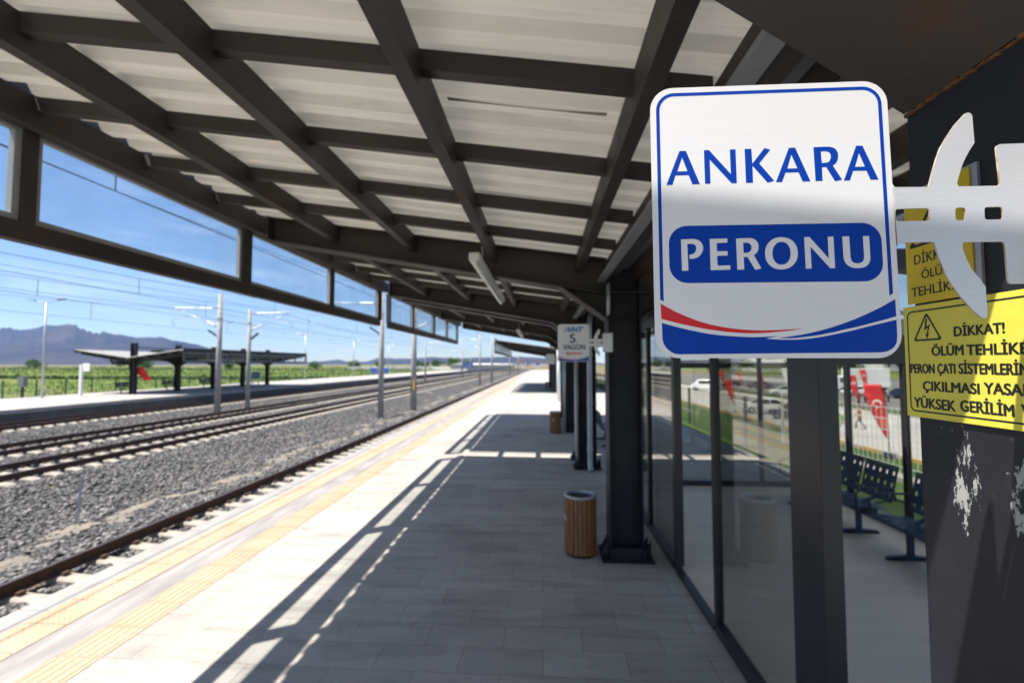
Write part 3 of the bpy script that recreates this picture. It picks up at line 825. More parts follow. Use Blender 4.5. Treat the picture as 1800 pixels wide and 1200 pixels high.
def knee_mb(y, side, fw=.40):
    X = (lambda x: x) if side < 0 else (lambda x: 1.9 - x)
    mb = MB(); h = fw / 2
    a = (.755, 2.72); b = (.20, zbeam(.20) + .004)
    n = Vector((b[1] - a[1], -(b[0] - a[0]))).normalized() * .016
    mb.add([(X(a[0]), y - h, a[1]), (X(b[0]), y - h, b[1]), (X(b[0]), y + h, b[1]), (X(a[0]), y + h, a[1]),
            (X(a[0]), y - h, a[1] + .022), (X(b[0]), y - h, b[1] + .022), (X(b[0]), y + h, b[1] + .022), (X(a[0]), y + h, a[1] + .022)],
           [(3, 2, 1, 0), (4, 5, 6, 7), (0, 1, 5, 4), (1, 2, 6, 5), (2, 3, 7, 6), (3, 0, 4, 7)])
    mb.add([(X(a[0]), y - .006, a[1] + .02), (X(b[0]), y - .006, b[1] + .018), (X(.755), y - .006, zbeam(.755)),
            (X(a[0]), y + .006, a[1] + .02), (X(b[0]), y + .006, b[1] + .018), (X(.755), y + .006, zbeam(.755))],
           [(0, 1, 2), (5, 4, 3), (0, 3, 4, 1), (1, 4, 5, 2), (2, 5, 3, 0)])
    return mb
def sheet_mb(y0, y1, xe=-3.456, xr=-3.445):
    """trapezoidal sheet, ribs running down the slope, both wings"""
    ys = []; y = y0; per = .25
    while y < y1 - .001:
        for d, h in ((0, 0), (.10, 0), (.125, .052), (.215, .052)):
            if y + d < y1: ys.append((y + d, h))
        y += per
    ys.append((y1, 0))
    mb = MB()
    for a, b in ((xe, .95 - .06), (.95 + .06, 1.9 - xr)):
        xs = np.linspace(a, b, 7)
        g = [[(x, yy, zs(x) + h + .004 * math.sin(yy * 5 + x * 1.3) * math.sin(x * 2.2)) for x in xs] for yy, h in ys]
        nx = len(xs)
        mb.add([p for row in g for p in row], [(i * nx + j, i * nx + j + 1, (i + 1) * nx + j + 1, (i + 1) * nx + j) for i in range(len(ys) - 1) for j in range(nx - 1)])
    return mb

def canopy(label, frames, ys, posts, loc=(0, 0, 0), detail=2, rot=0.0, fw=.31, ext=0.0, rw=-3.36, sheet='sheet'):
    """a butterfly-roofed steel canopy: frames = column lines, ys = span of the roof sheet, posts = glazing posts"""
    c = empty('platform_canopy', label, 'canopy', loc, rot, 'butterfly canopies over the platforms')
    y0, y1 = ys
    for k, y in enumerate(frames):
        col = column_mb(y, fw, ext=ext).build('column', M['col'], c, bevel=.003 if detail > 1 else 0)
        base_mb(y, fw).build('base_plate', M['col'], col)
        beam_mb(y, fw * .95, rw).build('cross_beam', M['steel'], c)
        for s in (-1, 1): knee_mb(y, s, fw).build('knee_brace', M['steel'], c)
    for x in PURL[:5] + [1.9 - p for p in ([-3.52, -2.52] if rw < -3 else [-1.62]) + [-1.54 if rw < -3 else -.9, -.55 if rw < -3 else -.2, .45]]:
        e = x < -3.4
        mb = MB(); w = .055 if e else .038
        seg = [y0 + .0] + [f for f in frames] + [y1]
        z0 = zb(x) - (.02 if e else 0)
        mb.box(x - w, x + w, y0 + .02, y1 - .02, z0, zs(x) - .012)
        mb.build('purlin', M['steel'], c)
    for x in (.80, 1.10):
        mb = MB().box(x - .055, x + .055, y0 + .02, y1 - .02, 3.20, 3.40)
        mb.build('valley_beam', M['steel'], c)
    g = MB()
    g.box(.865, 1.035, y0, y1, 3.34, 3.352); g.box(.865, .869, y0, y1, 3.352, 3.44); g.box(1.031, 1.035, y0, y1, 3.352, 3.44)
    g.build('valley_gutter', M['galv'], c)
    fr = sorted(set([y0] + list(frames) + [y1]))
    for a, b in zip(fr[:-1], fr[1:]):
        n = int((b - a - .2) / .885)
        for k in range(n):
            y = b - .885 * (k + 1)
            for s in (-1, 1):
                X = (lambda x: x) if s < 0 else (lambda x: 1.9 - x)
                mb = MB(); w = .034
                xa, xb = (-3.463 if s < 0 else rw - .06), .74
                f0 = lambda x: zs(x) - .10; f1 = lambda x: zs(x) - .006
                mb.add([(X(xa), y - w, f0(xa)), (X(xb), y - w, f0(xb)), (X(xb), y + w, f0(xb)), (X(xa), y + w, f0(xa)),
                        (X(xa), y - w, f1(xa)), (X(xb), y - w, f1(xb)), (X(xb), y + w, f1(xb)), (X(xa), y + w, f1(xa))],
                       [(3, 2, 1, 0), (4, 5, 6, 7), (0, 1, 5, 4), (1, 2, 6, 5), (2, 3, 7, 6), (3, 0, 4, 7)])
                mb.build('rafter', M['steel'], c)
    sheet_mb(y0, y1, xr=rw - .10).build('roof_sheet', M[sheet], c)
    bx(-3.602, -3.582, y0, y1, zs(-3.6) - .06, zs(-3.6) + .13).build('edge_fascia', M['steel'], c)
    # glazed band hung from the track-side edge
    GX = -3.60
    p0, p1 = posts[0], posts[-1]
    bx(GX - .05, GX + .05, p0, p1, 3.045, 3.175).build('bottom_rail', M['steel'], c)
    bx(GX - .04, GX + .04, p0, p1, 3.845, 3.925).build('top_rail', M['steel'], c)
    for k, y in enumerate(posts):
        dbl = min(abs(y - f) for f in frames) < .35
        w = .075 if dbl else .045
        po = bx(GX - .048, GX + .048, y - w, y + w, 3.175, 3.845).build('post', M['steel'], c)
        if dbl: bx(GX - .03, GX + .06, y - w - .001, y + w + .001, 3.845, zs(GX) - .02).build('hanger', M['steel'], po)
        if k < len(posts) - 1:
            ya, yb = y + w, posts[k + 1] - (.075 if min(abs(posts[k + 1] - f) for f in frames) < .35 else .045)
            fr_ = MB()
            t = .045
            for q in ((ya, ya + t, 3.176, 3.844), (yb - t, yb, 3.176, 3.844), (ya + t, yb - t, 3.176, 3.176 + t), (ya + t, yb - t, 3.844 - t, 3.844)):
                fr_.box(GX - .022, GX + .022, *q)
            pf = fr_.build('pane_frame', M['frame_light'], c)
            bx(GX - .004, GX + .004, ya + t - .003, yb - t + .003, 3.176 + t - .003, 3.844 - t + .003).build('pane', M['glass'], pf)
    return c

c1 = canopy('steel canopy over the platform, the section behind the first sign column', [-.75], (-1.25, .437), [-1.2, .40], detail=1, rw=-1.62)  # unseen section, kept short so sunlit ground behind brightens the sign
c2 = canopy('nearest steel canopy, whose ribbed cream roof fills the top of the view', [.845, 5.58, 10.15], (.62, 10.33), [.72, 2.97, 5.38, 7.70, 10.05], rw=-1.62)
c3 = canopy('second steel canopy section with wooden bin at its middle column, past the sunlit gap', [11.10, 15.42, 19.64], (11.18, 19.85), [10.72, 12.75, 15.25, 17.4, 19.55], rw=-1.62)
c4 = canopy('distant steel canopy farther along the sunlit platform, small under the horizon', [36.2, 40.6, 45.0, 49.4, 53.8], (35.4, 54.6), [35.5, 37.8, 40.6, 42.8, 45, 47.2, 49.4, 51.6, 54.5], detail=1, ext=.75, sheet='sheet_opaque')
mb = MB()       # a sheet lap that has sprung open a little
lx = np.linspace(-.50, .34, 14)
for a, b in zip(lx[:-1], lx[1:]):
    q = lambda x: .014 * math.sin(PI * (x + .50) / .84)
    mb.hexa([(a, 2.385, zs(a) - .004 - q(a)), (b, 2.385, zs(b) - .004 - q(b)), (b, 2.42, zs(b) - .001), (a, 2.42, zs(a) - .001), (a, 2.385, zs(a) - .002 - q(a)), (b, 2.385, zs(b) - .002 - q(b)), (b, 2.42, zs(b) + .001), (a, 2.42, zs(a) + .001)])
mb.build('sheet_lap', M['sheet_opaque'], c2)
# small extras fixed on the canopies
def tube_part(name, pts, r, m, parent, n=10): return MB().tube(pts, r, n).build(name, m, parent, smooth=True)
tube_part('downpipe', [(1.02, 9.82, 3.3), (.98, 9.82, 3.0), (.98, 9.82, .10), (.99, 9.70, .03)], .052, M['galv'], c2)
mb = MB()
for z in (.45, 1.4, 2.4): mb.lathe([(.053, -.02), (.062, -.02), (.062, .02), (.053, .02)], (.98, 9.82, z), 14)
mb.build('pipe_clamp', M['galv'], c2)
tube_part('conduit', [(.715, 9.98, 2.9), (.715, 9.98, .3), (.75, 9.98, .2)], .022, M['galv'], c2, 8)
tube_part('conduit', [(.715, 10.20, 3.0), (.715, 10.20, .1)], .018, M['galv'], c2, 8)
tube_part('downpipe', [(.70, 15.10, 3.2), (.70, 15.10, .02)], .055, M['galv'], c3)
bx(.60, .745, 15.13, 15.30, .02, .48).build('junction_box', M['galv'], c3, bevel=.006)
for ya, yb, cc in ((.9, 10.0, c2), (11.3, 19.5, c3)):   # cable tray along the valley
    bx(.66, .74, ya, yb, 3.17, 3.20).build('cable_tray', M['galv'], cc)
for y in (5.2, 5.32):
    tube_part('conduit', [(.742, y, 3.1), (.742, y, 2.75)], .012, M['galv'], c2, 6)
# thin flashing across the sunlit gap between two sections, carried on stubs of the purlins
mb = MB()
for a, b in ((-3.4, .74), (1.16, 3.5)):
    mb.bar((a, 10.74, zs(a) - .06), (b, 10.74, zs(b) - .06), .05, .05)
mb.build('gap_stay', M['steel'], c3)
for x in PURL[1:5] + [1.45, 2.1, 2.8]:
    bx(x - .036, x + .036, 10.32, 11.16, zb(x) + .02, zs(x) - .03).build('purlin_stub', M['steel'], c3)
for xo, yo in ((.68, .69), (1.9 - .68, .69)):
    pass
# strip lamps slung under the beams
def strip_lamp(x, z, ya, yb, lab):
    e = empty('strip_lamp', lab, 'lamp', (x, (ya + yb) / 2, z), group='strip lamps under the canopy')
    hl = (yb - ya) / 2
    MB().box(-.05, .05, -hl, hl, .0, .075).build('housing', M['white'], e, bevel=.012)
    MB().tube([(0, -hl + .02, -.012), (0, hl - .02, -.012)], .024, 10).build('tube', M['insulator'], e, smooth=True)
    for y in (-hl * .6, hl * .6): MB().tube([(0, y, .075), (0, y, .32)], .006, 6).build('hanger', M['galv'], e)
    return e
strip_lamp(-.62, 3.15, 4.2, 7.1, 'long white strip lamp slung under the nearest canopy, left of the glass shelter')
strip_lamp(-.72, 3.17, 13.9, 16.8, 'white strip lamp under the second canopy section, beyond the sunlit gap')

# opposite platform's canopy
c5 = canopy('canopy on the far platform across the tracks, seen whole against the fields', [0, 4.5, 9.0, 13.5, 18.0], (-.3, 18.6), [-.2, 2.2, 4.5, 6.8, 9, 11.2, 13.5, 15.8, 18.5], loc=(-32.2 + .95, 52.9, FZ - .55), detail=1, rot=PI, ext=1.25, sheet='sheet_opaque')
for k in range(5):
    y = 4.5 * k
    for s in (.0,):
        MB().bar((.95, y, 4.25), (.95, y + (4.5 if k < 4 else 0.01), 4.25), .06, .06).build('ridge_rail', M['steel'], c5)
    if k < 4:
        MB().box(.5, 1.4, y + 2.1, y + 2.3, 4.02, 4.14).box(.9, 1.0, y + 2.15, y + 2.25, 3.6, 4.02).box(.5, .62, y + 1.9, y + 2.5, 3.92, 4.02).box(1.28, 1.4, y + 1.9, y + 2.5, 3.92, 4.02).build('floodlight', M['blackp'], c5)
# ------------------------------------------------------------------ signs
MM = .001
def sign_shape(me, name, m, parent, y): return place_shape(me, name, m, parent, (0, y, 0), (1, 0, 0), (0, 0, 1), MM)
# brushed white sheet of the hanging signs
m = flat('brushed_white_sheet', (0.74, 0.745, 0.77), .5, metal=.1, spec=.5)
v = objvec(m, (6, 6, 160))
c = ramp(m, noise(m, v, 3.0, 5, .6), [(.3, (.735, .74, .765)), (.7, (.77, .775, .795))])
dirt = ramp(m, noise(m, objvec(m), 70, 6, .75), [(.70, 1.0), (.76, .62)])
L(m, mixcol(m, 1.0, c, dirt, 'MULTIPLY'), bsdf(m).inputs['Base Color'])
L(m, ramp(m, noise(m, v, 4.0, 3), [(.3, .45), (.7, .6)]), bsdf(m).inputs['Roughness'])
add_bump(m, noise(m, objvec(m, (1, 1, 12)), 22, 4), .04, .002)
M['brushed'] = m
m = flat('brushed_bracket_steel', (0.70, 0.71, 0.735), .40, metal=.35, spec=.5)
v = objvec(m, (8, 8, 120))
L(m, ramp(m, noise(m, v, 3.0, 5, .6), [(.3, (.67, .68, .70)), (.7, (.735, .74, .76))]), bsdf(m).inputs['Base Color'])
M['bracket'] = m

M['cut_edge'] = mat('rust_tinged_cut_edge', (.52, .49, .42), .6, color2=(.26, .14, .05), scale=45)
def hanging_panel(name, label, cat, loc, rot, group):
    e = empty(name, label, cat, loc, 0, group); e.rotation_euler = rot
    pan = sign_shape(cut_shape([rrect(-172, 172, -205.6, 205.6, 34, 10)], .002), 'panel', M['brushed'], e, .001)
    pts = [(max(x, 172.4), z) if x < 176 else (x, z) for x, z in SHAPES['bracket'][0]]
    pts = [(408.0, z) if x > 360 else (x, z) for x, z in pts]
    br = sign_shape(cut_shape([pts] + SHAPES['bracket'][1:], .0025), 'bracket', M['bracket'], e, .001)
    br.data.materials.append(M['cut_edge'])
    br.data.polygons.foreach_set('material_index', [0 if abs(q.normal.y) > .5 else 1 for q in br.data.polygons])
    fl = MB().box(.4085, .4125, -.10, .06, -.1, .1035).build('wall_plate', M['bracket'], br)
    for z in (-.075, .08):
        MB().tube([(.4085, -.045, z), (.402, -.045, z)], .009, 8).build('bolt', M['galv'], fl)
    return e, pan
def border(w, inset, wd, r, zmin_l, zmin_r):
    """open-bottomed border line around the upper part of a sign"""
    o = rrect(-w + inset, w - inset, -300, 205.6 - inset, r, 10)
    top = o[:22]           # right and left top arcs
    outer = [(w - inset, zmin_r)] + top + [(-w + inset, zmin_l)]
    i2 = rrect(-w + inset + wd, w - inset - wd, -300, 205.6 - inset - wd, r - wd, 10)[:22]
    inner = [(-w + inset + wd, zmin_l - 3.2)] + i2[::-1] + [(w - inset - wd, zmin_r - 3.6)]
    return outer + inner

sign, pan = hanging_panel('platform_sign', 'large white sign with blue lettering hanging in front, held by an anchor-shaped bracket', 'sign', (.33766, .70, 2.41436), (R(-1.65), R(.062), R(.065)), 'white signs hung from the columns')
YF = -.00012
sign_shape(cut_shape([border(172, 8.3, 5.1, 27, -119.5, -113)], .0001), 'border_line', M['sign_blue'], pan, YF)
sign_shape(cut_shape(SHAPES['ANKARA'], .0001), 'upper_lettering', M['sign_blue'], pan, YF)
pla = sign_shape(cut_shape([rrect(-149.2, 152.4, -95.4, -9.3, 27, 10)], .0001), 'blue_plate', M['sign_blue'], pan, YF)
sign_shape(cut_shape(SHAPES['PERONU'], .0001), 'lower_lettering', M['brushed'], pla, YF - .00012)
sign_shape(cut_shape(SHAPES['red'], .0001), 'red_swoosh', M['redpaint'], pan, YF)
sign_shape(cut_shape(SHAPES['blue'], .0001), 'blue_swoosh', M['sign_blue'], pan, YF)

def coach_sign(label, loc, detail=True):
    e, pan = hanging_panel('coach_sign', label, 'sign', loc, (0, 0, 0), 'white signs hung from the columns')
    X, Z = (1, 0, 0), (0, 0, 1)
    if detail:
        fit_text('VHT', 'logo_lettering', M['sign_cyan'], pan, (-.055, YF, .118), X, Z, .165, .058, bold=.09, shear=.35)
        mb = MB()
        for k in range(5):
            z = .121 + k * .0115
            mb.box(-.112 + .004 * k + .012 * (k % 2), -.068 + .003 * k, YF - .0003, YF, z, z + .0055)
        mb.build('logo_streaks', M['sign_cyan'], pan)
        fit_text('5', 'number', M['sign_navy'], pan, (-.040, YF, .004), X, Z, .060, .094, bold=.03)
        fit_text('.', 'number_dot', M['sign_navy'], pan, (.028, YF, .004), X, Z, .014, .092, bold=.01)
        fit_text('VAGON', 'lettering', M['sign_navy'], pan, (-.113, YF, -.072), X, Z, .240, .054, bold=.05)
        sign_shape(cut_shape([[(-85, -115), (-55, -93), (-55, -108), (92, -108), (92, -122), (-55, -122), (-55, -137)]], .0001), 'arrow', M['redpaint'], pan, YF)
        sc = lambda P: [[(x, -205.6 + (z + 205.6) * .72) for x, z in p] for p in P]
        sign_shape(cut_shape(sc(SHAPES['red']), .0001), 'red_swoosh', M['redpaint'], pan, YF)
        sign_shape(cut_shape(sc(SHAPES['blue']), .0001), 'blue_swoosh', M['sign_blue'], pan, YF)
    return e
coach_sign('white 5. VAGON sign with red arrow on the second column, near the bin', (.345, 5.17, 2.435))
coach_sign('small pale sign seen far off, on the last column of the second canopy', (.345, 19.3, 2.41), False)

# warning plates on the nearest column (they face the tracks, -X)
def plate(label, y0, y1, z0, z1, x, m, tilt=0.0):
    e = empty('warning_sign', label, 'warning sign', (x, (y0 + y1) / 2, (z0 + z1) / 2), group='yellow warning plates on the nearest column')
    e.rotation_euler = (R(tilt), 0, 0)
    w, h = (y1 - y0) / 2, (z1 - z0) / 2
    p = MB().box(-.003, 0, -w, w, -h, h).build('plate', m, e, bevel=.0006)
    return e, p
U, Wv = (0, -1, 0), (0, 0, 1)       # reading direction runs towards the viewer (-Y)
def ring(outer, inner, parent, name, oy, oz, x):
    return place_shape(cut_shape([outer, inner], .0001), name, M['black_print'], parent, (x, oy, oz), U, Wv)
def warn_art(p, yc, zc, lines, tri, bord, x=-.0032):
    O = lambda y, z: (x, y - yc, z - zc)
    if bord:
        y1, y0, z0, z1 = bord
        a = rrect(-(y1 - yc), -(y0 - yc), z0 - zc, z1 - zc, .012); b = rrect(-(y1 - yc) + .0032, -(y0 - yc) - .0032, z0 - zc + .0032, z1 - zc - .0032, .009)
        ring(a, b, p, 'border_line', 0, 0, x)
    (ty, tz, tw, th) = tri
    o = [(-tw, 0), (tw, 0), (0, th)]
    def rt(s, dz, r):
        P = [Vector((-tw * s, dz)), Vector((tw * s, dz)), Vector((0, dz + th * s))]; out = []
        for i in range(3):
            q = P[i]; a = (P[i - 1] - q).normalized(); b = (P[(i + 1) % 3] - q).normalized()
            out += [tuple(q + a * r), tuple(q + (a + b) * r * .35), tuple(q + b * r)]
        return out
    place_shape(cut_shape([rt(1, 0, .006), rt(.80, th * .066, .004)], .0001), 'triangle', M['black_print'], p, O(ty, tz), U, Wv)
    s = th / .056
    bolt = [(-.002, .043), (.002, .043), (-.0012, .027), (.008, .032), (.002, .013), (.0052, .0145), (-.0005, .004), (-.0045, .0125), (-.0012, .0125), (.0022, .0245), (-.007, .020)]
    place_shape(cut_shape([[(a * s, b * s) for a, b in bolt]], .0001), 'lightning_bolt', M['black_print'], p, O(ty, tz), U, Wv)
    for body, y, z, w, cap, bold in lines:
        fit_text(body, 'lettering', M['black_print'], p, O(y, z), U, Wv, w, cap, .0003, bold)

BX = .758
e, p = plate('large yellow plate with five lines of black warning text, crossed by sun stripes', .655, 1.0235, 2.0945, 2.318, BX, M['yellow_sign'])
yc, zc = (.655 + 1.0235) / 2, (2.0945 + 2.318) / 2
warn_art(p, yc, zc, [
    ('DİKKAT!', .9048, 2.2512, .0932, .0170, .062),
    ('ÖLÜM', .9556, 2.2168, .0675, .0178, .062), ('TEHLİKESİ', .8811, 2.2164, .128, .0178, .062),
    ('PERON', 1.0095, 2.1826, .0575, .0177, .062), ('ÇATI', .9440, 2.1828, .0375, .0177, .062), ('SİSTEMLERİNE', .8985, 2.1832, .133, .0177, .062),
    ('ÇIKILMASI', .9799, 2.1484, .1190, .0180, .062), ('YASAKTIR', .8515, 2.1504, .120, .0180, .062),
    ('YÜKSEK', 1.0040, 2.1140, .0945, .0190, .062), ('GERİLİM', .8985, 2.1160, .0955, .0190, .062), ('VAR', .7905, 2.1178, .045, .0190, .062)],
    (.9652, 2.2462, .0348, .057), (1.0142, .664, 2.1048, 2.3080))
e, p = plate('smaller deep yellow plate fixed above the large one, half hidden by the white bracket', .8575, 1.0055, 2.3215, 2.5480, BX - .004, M['yellow_old'])
yc, zc = (.8575 + 1.0055) / 2, (2.3215 + 2.548) / 2
warn_art(p, yc, zc, [('DİKKAT!', .9838, 2.4002, .099, .0185, .02), ('ÖLÜM', .9672, 2.3689, .066, .0165, .02), ('TEHLİKESİ', .9935, 2.3362, .128, .0178, .02)],
         (.9305, 2.4340, .0665, .088), None)
MB().box(.7545, .7595, .845, 1.004, 2.3235, 2.552).build('backing_plate', M['galv'], e).location = (-e.location.x, -e.location.y, -e.location.z)

# worn pale paint patches on the nearest column's lower face
m = M['col_worn'] = M['col'].copy(); m.name = 'dark_steel_with_flaked_paint'
b = bsdf(m)
old = b.inputs['Base Color'].links[0].from_socket
g = N(m, 'ShaderNodeTexCoord')
sp = N(m, 'ShaderNodeSeparateXYZ'); L(m, g.outputs['Object'], sp.inputs[0])
def band(s, a, b_, w):
    up = math_node(m, 'MULTIPLY', math_node(m, 'SUBTRACT', s, a), 1 / w, True)
    dn = math_node(m, 'MULTIPLY', math_node(m, 'SUBTRACT', b_, s), 1 / w, True)
    return math_node(m, 'MULTIPLY', up, dn)
mz = band(sp.outputs['Z'], 1.86, 2.12, .10)
my = math_node(m, 'ADD', band(sp.outputs['Y'], .855, .955, .04), band(sp.outputs['Y'], .70, .845, .04), True)
mp = N(m, 'ShaderNodeMapping'); mp.inputs['Scale'].default_value = (1, 1.35, .55); mp.inputs['Rotation'].default_value = (R(12), 0, 0)
L(m, g.outputs['Object'], mp.inputs[0])
nz = noise(m, mp.outputs[0], 48, 7, .68)
msk = math_node(m, 'MULTIPLY', mz, my)
val = math_node(m, 'ADD', nz, math_node(m, 'MULTIPLY', msk, .20))
flk = ramp(m, val, [(.705, 0.0), (.722, 1.0)])
flk = math_node(m, 'MULTIPLY', flk, math_node(m, 'GREATER_THAN', msk, .02))
L(m, mixcol(m, flk, old, (.34, .335, .33)), b.inputs['Base Color'])

# near column gets the worn paint
for o in kids(c2):
    if o.name.startswith('column'):
        near = o; break
near.data = near.data.copy(); near.data.materials.clear(); near.data.materials.append(M['col_worn'])
# rust along the weld under its knee brace
mb = MB(); r_ = random.Random(5)
y = .615
while y < 1.0:
    l = r_.uniform(.008, .03); s = r_.uniform(.003, .007)
    mb.bar((.757, y, 2.716 + r_.uniform(-.002, .002)), (.757, min(y + l, 1.0), 2.716 + r_.uniform(-.002, .002)), s, s)
    y += l * .8
mb.build('weld_bead', mat('weld_rust', (.24, .10, .03), .95, color2=(.07, .045, .03), scale=60, bump=.5, bscale=200), c2)

# ------------------------------------------------------------------ bins
def make_bin():
    e = empty('litter_bin', 'round bin of brown wooden slats with a steel rim, beside the second column', 'bin', group='wooden slat bins')
    mb = MB()
    n = 22
    for k in range(n):
        t = 2 * PI * k / n; c, s = math.cos(t), math.sin(t)
        o = Vector((c * .168, s * .168, 0)); d = Vector((-s, c, 0)); r = Vector((c, s, 0))
        w = .0205
        vs = []
        for z in (.035, .655):
            for a, b in ((-w, 0), (w, 0), (w, .014), (w * .7, .018), (-w * .7, .018), (-w, .014)):
                vs.append(o + d * a + r * b + Vector((0, 0, z)))
        mb.add(vs, [(5, 4, 3, 2, 1, 0), (6, 7, 8, 9, 10, 11)] + [(i, (i + 1) % 6, (i + 1) % 6 + 6, i + 6) for i in range(6)])
    mb.build('slat_body', M['wood'], e)
    MB().lathe([(.0, .06), (.155, .06), (.155, .66), (.163, .66), (.163, .03), (0, .03)], n=32).build('liner', M['bin_metal'], e, smooth=False)
    MB().lathe([(.150, .655), (.150, .675), (.156, .685), (.182, .685), (.188, .675), (.188, .655), (.150, .655)], n=40).build('rim', M['galv'], e, smooth=True)
    MB().lathe([(0, 0), (.165, 0), (.17, .035), (0, .035)], n=28).build('foot', M['blackp'], e)
    MB().box(-.192, -.186, -.03, .02, .40, .47).build('label_plate', M['galv'], e)
    return e
b0 = make_bin(); b0.location = (.44, 5.60, 0); b0.rotation_euler = (0, 0, .35)
dup(b0, (.42, 15.20, 0), 1.2, 'brown wooden slat bin at the middle column of the second canopy, in shade')
dup(b0, (.42, 40.3, 0), 2.2, 'tiny brown wooden bin far down the platform under the distant canopy')

# ------------------------------------------------------------------ glass waiting shelter
SX0, SX1, SY0, SY1, SH = 1.42, 4.75, 2.51, 8.80, 2.68
sh = empty('waiting_shelter', 'long dark framed glass shelter with benches inside, right of the second column', 'shelter', (0, 0, 0))
MB().box(SX0, SX0 + .10, SY0, SY0 + .165, 0, SH).build('corner_post', M['alu'], sh, bevel=.004)
MB().box(SX0 + .012, SX0 + .085, SY0 + .168, SY0 + .33, 0, SH).build('corner_post', M['alu'], sh, bevel=.003)
long_posts = [4.05, 5.22, 6.47, 7.67, SY1]
for y in long_posts:
    w = .032 if y not in (5.22,) else .05
    MB().box(SX0, SX0 + .06, y - w, y + w, 0, SH).build('post', M['alu'], sh, bevel=.003)
MB().box(SX0 - .01, SX0 + .07, SY0 + .33, 4.018, 0, .085).build('bottom_rail', M['alu'], sh, bevel=.003)
MB().box(SX0 - .01, SX0 + .07, 4.082, 5.17, 0, .03).build('door_sill', M['alu'], sh, bevel=.002)
for a, b in ((5.27, 6.438), (6.502, 7.638), (7.702, SY1 - .032)):
    MB().box(SX0 - .01, SX0 + .07, a, b, 0, .085).build('bottom_rail', M['alu'], sh, bevel=.003)
MB().box(SX0 - .03, SX0 + .09, SY0 - .03, SY1 + .05, SH, SH + .11).build('fascia', M['alu'], sh)
MB().box(SX1 - .06, SX1 + .06, SY0 - .03, SY1 + .05, SH, SH + .11).build('fascia', M['alu'], sh)
for ya in (SY0 - .03, SY1 - .04): MB().box(SX0 + .09, SX1 - .06, ya, ya + .09, SH, SH + .11).build('fascia', M['alu'], sh)
for a, b in ((SY0 + .33, 4.018), (5.27, 6.438), (6.502, 7.638), (7.702, SY1 - .032)):
    MB().box(SX0 + .026, SX0 + .034, a, b, .085, SH).build('pane', M['glass_dark'], sh)
# the open sliding leaf stands behind its neighbour
dl = MB()
dl.box(SX0 + .075, SX0 + .11, 5.27, 5.32, .02, SH - .02).box(SX0 + .075, SX0 + .11, 6.38, 6.43, .02, SH - .02).box(SX0 + .075, SX0 + .11, 5.32, 6.38, .02, .09).box(SX0 + .075, SX0 + .11, 5.32, 6.38, SH - .09, SH - .02)
dl = dl.build('sliding_door', M['alu'], sh)
MB().box(SX0 + .09, SX0 + .096, 5.32, 6.38, .09, SH - .09).build('pane', M['glass_dark'], dl)
MB().box(SX0 + .075, SX1 - .045, SY0 + .01, SY1 - .04, -.01, .006).build('floor', mat('polished_concrete', (0.66, 0.55, 0.43), .45, color2=(0.58, 0.485, 0.385), scale=1.6, stretch=(.5, 2.5, 1), bump=.05), sh)
# back wall
bp = [SY0 + .05, 4.00, 5.24, 6.47, 7.62, SY1 - .03]
for y in bp: MB().box(SX1 - .04, SX1 + .03, y - .035, y + .035, 0, SH).build('post', M['alu'], sh, bevel=.003)
for a, b in zip(bp[:-1], bp[1:]):
    MB().box(SX1 - .03, SX1 + .02, a + .035, b - .035, 0, .085).build('bottom_rail', M['alu'], sh)
    MB().box(SX1 - .012, SX1 - .004, a + .035, b - .035, .085, SH).build('pane', M['glass_dark'], sh)
# far end wall with a door
fp = [SX0 + .06, 2.46, 3.16, 3.95, SX1 - .04]
for i, x in enumerate(fp[1:-1]):
    w = .055 if i < 2 else .032
    MB().box(x - w, x + w, SY1 - .035, SY1 + .03, 0, SH).build('post', M['alu'], sh, bevel=.003)
fx = [(SX0 + .06, 2.405), (2.515, 3.105), (3.215, 3.918), (3.982, SX1 - .04)]
for i, (a, b) in enumerate(fx):
    MB().box(a, b, SY1 - .03, SY1 + .02, 0, .10).build('bottom_rail', M['alu'], sh)
    MB().box(a, b, SY1 - .03, SY1 + .02, 2.13, 2.22).build('transom', M['alu'], sh)
    MB().box(a, b, SY1 - .008, SY1, .10, 2.13).build('pane', M['glass_dark'], sh)
    MB().box(a, b, SY1 - .008, SY1, 2.22, SH).build('pane', M['glass_dark'], sh)
# near end: open doorway below a glazed transom
MB().box(SX0 + .10, SX1 - .04, SY0 + .01, SY0 + .075, 2.20, 2.35).build('transom', M['alu'], sh, bevel=.003)
MB().box(SX0 + .10, SX1 - .04, SY0 + .035, SY0 + .043, 2.35, SH).build('pane', M['glass_dark'], sh)
# barrel roof of clear panels on ribs
def arc(x): 
    t = (x - SX0) / (SX1 - SX0); return SH + .11 + .42 * math.sin(PI * t) ** .8
xs = np.linspace(SX0, SX1, 15)
ry = np.linspace(SY0, SY1, 6)
for a, b in zip(ry[:-1], ry[1:]):
    mb = MB()
    mb.add([(x, y, arc(x) + .012) for y in (a + .02, b - .02) for x in xs], [(i, i + 1, i + 16, i + 15) for i in range(14)])
    mb.build('roof_panel', M['poly'], sh)
for y in ry:
    mb = MB()
    for p, q in zip(xs[:-1], xs[1:]): mb.bar((p, y, arc(p)), (q, y, arc(q)), .05, .03)
    mb.build('roof_rib', M['alu'], sh)

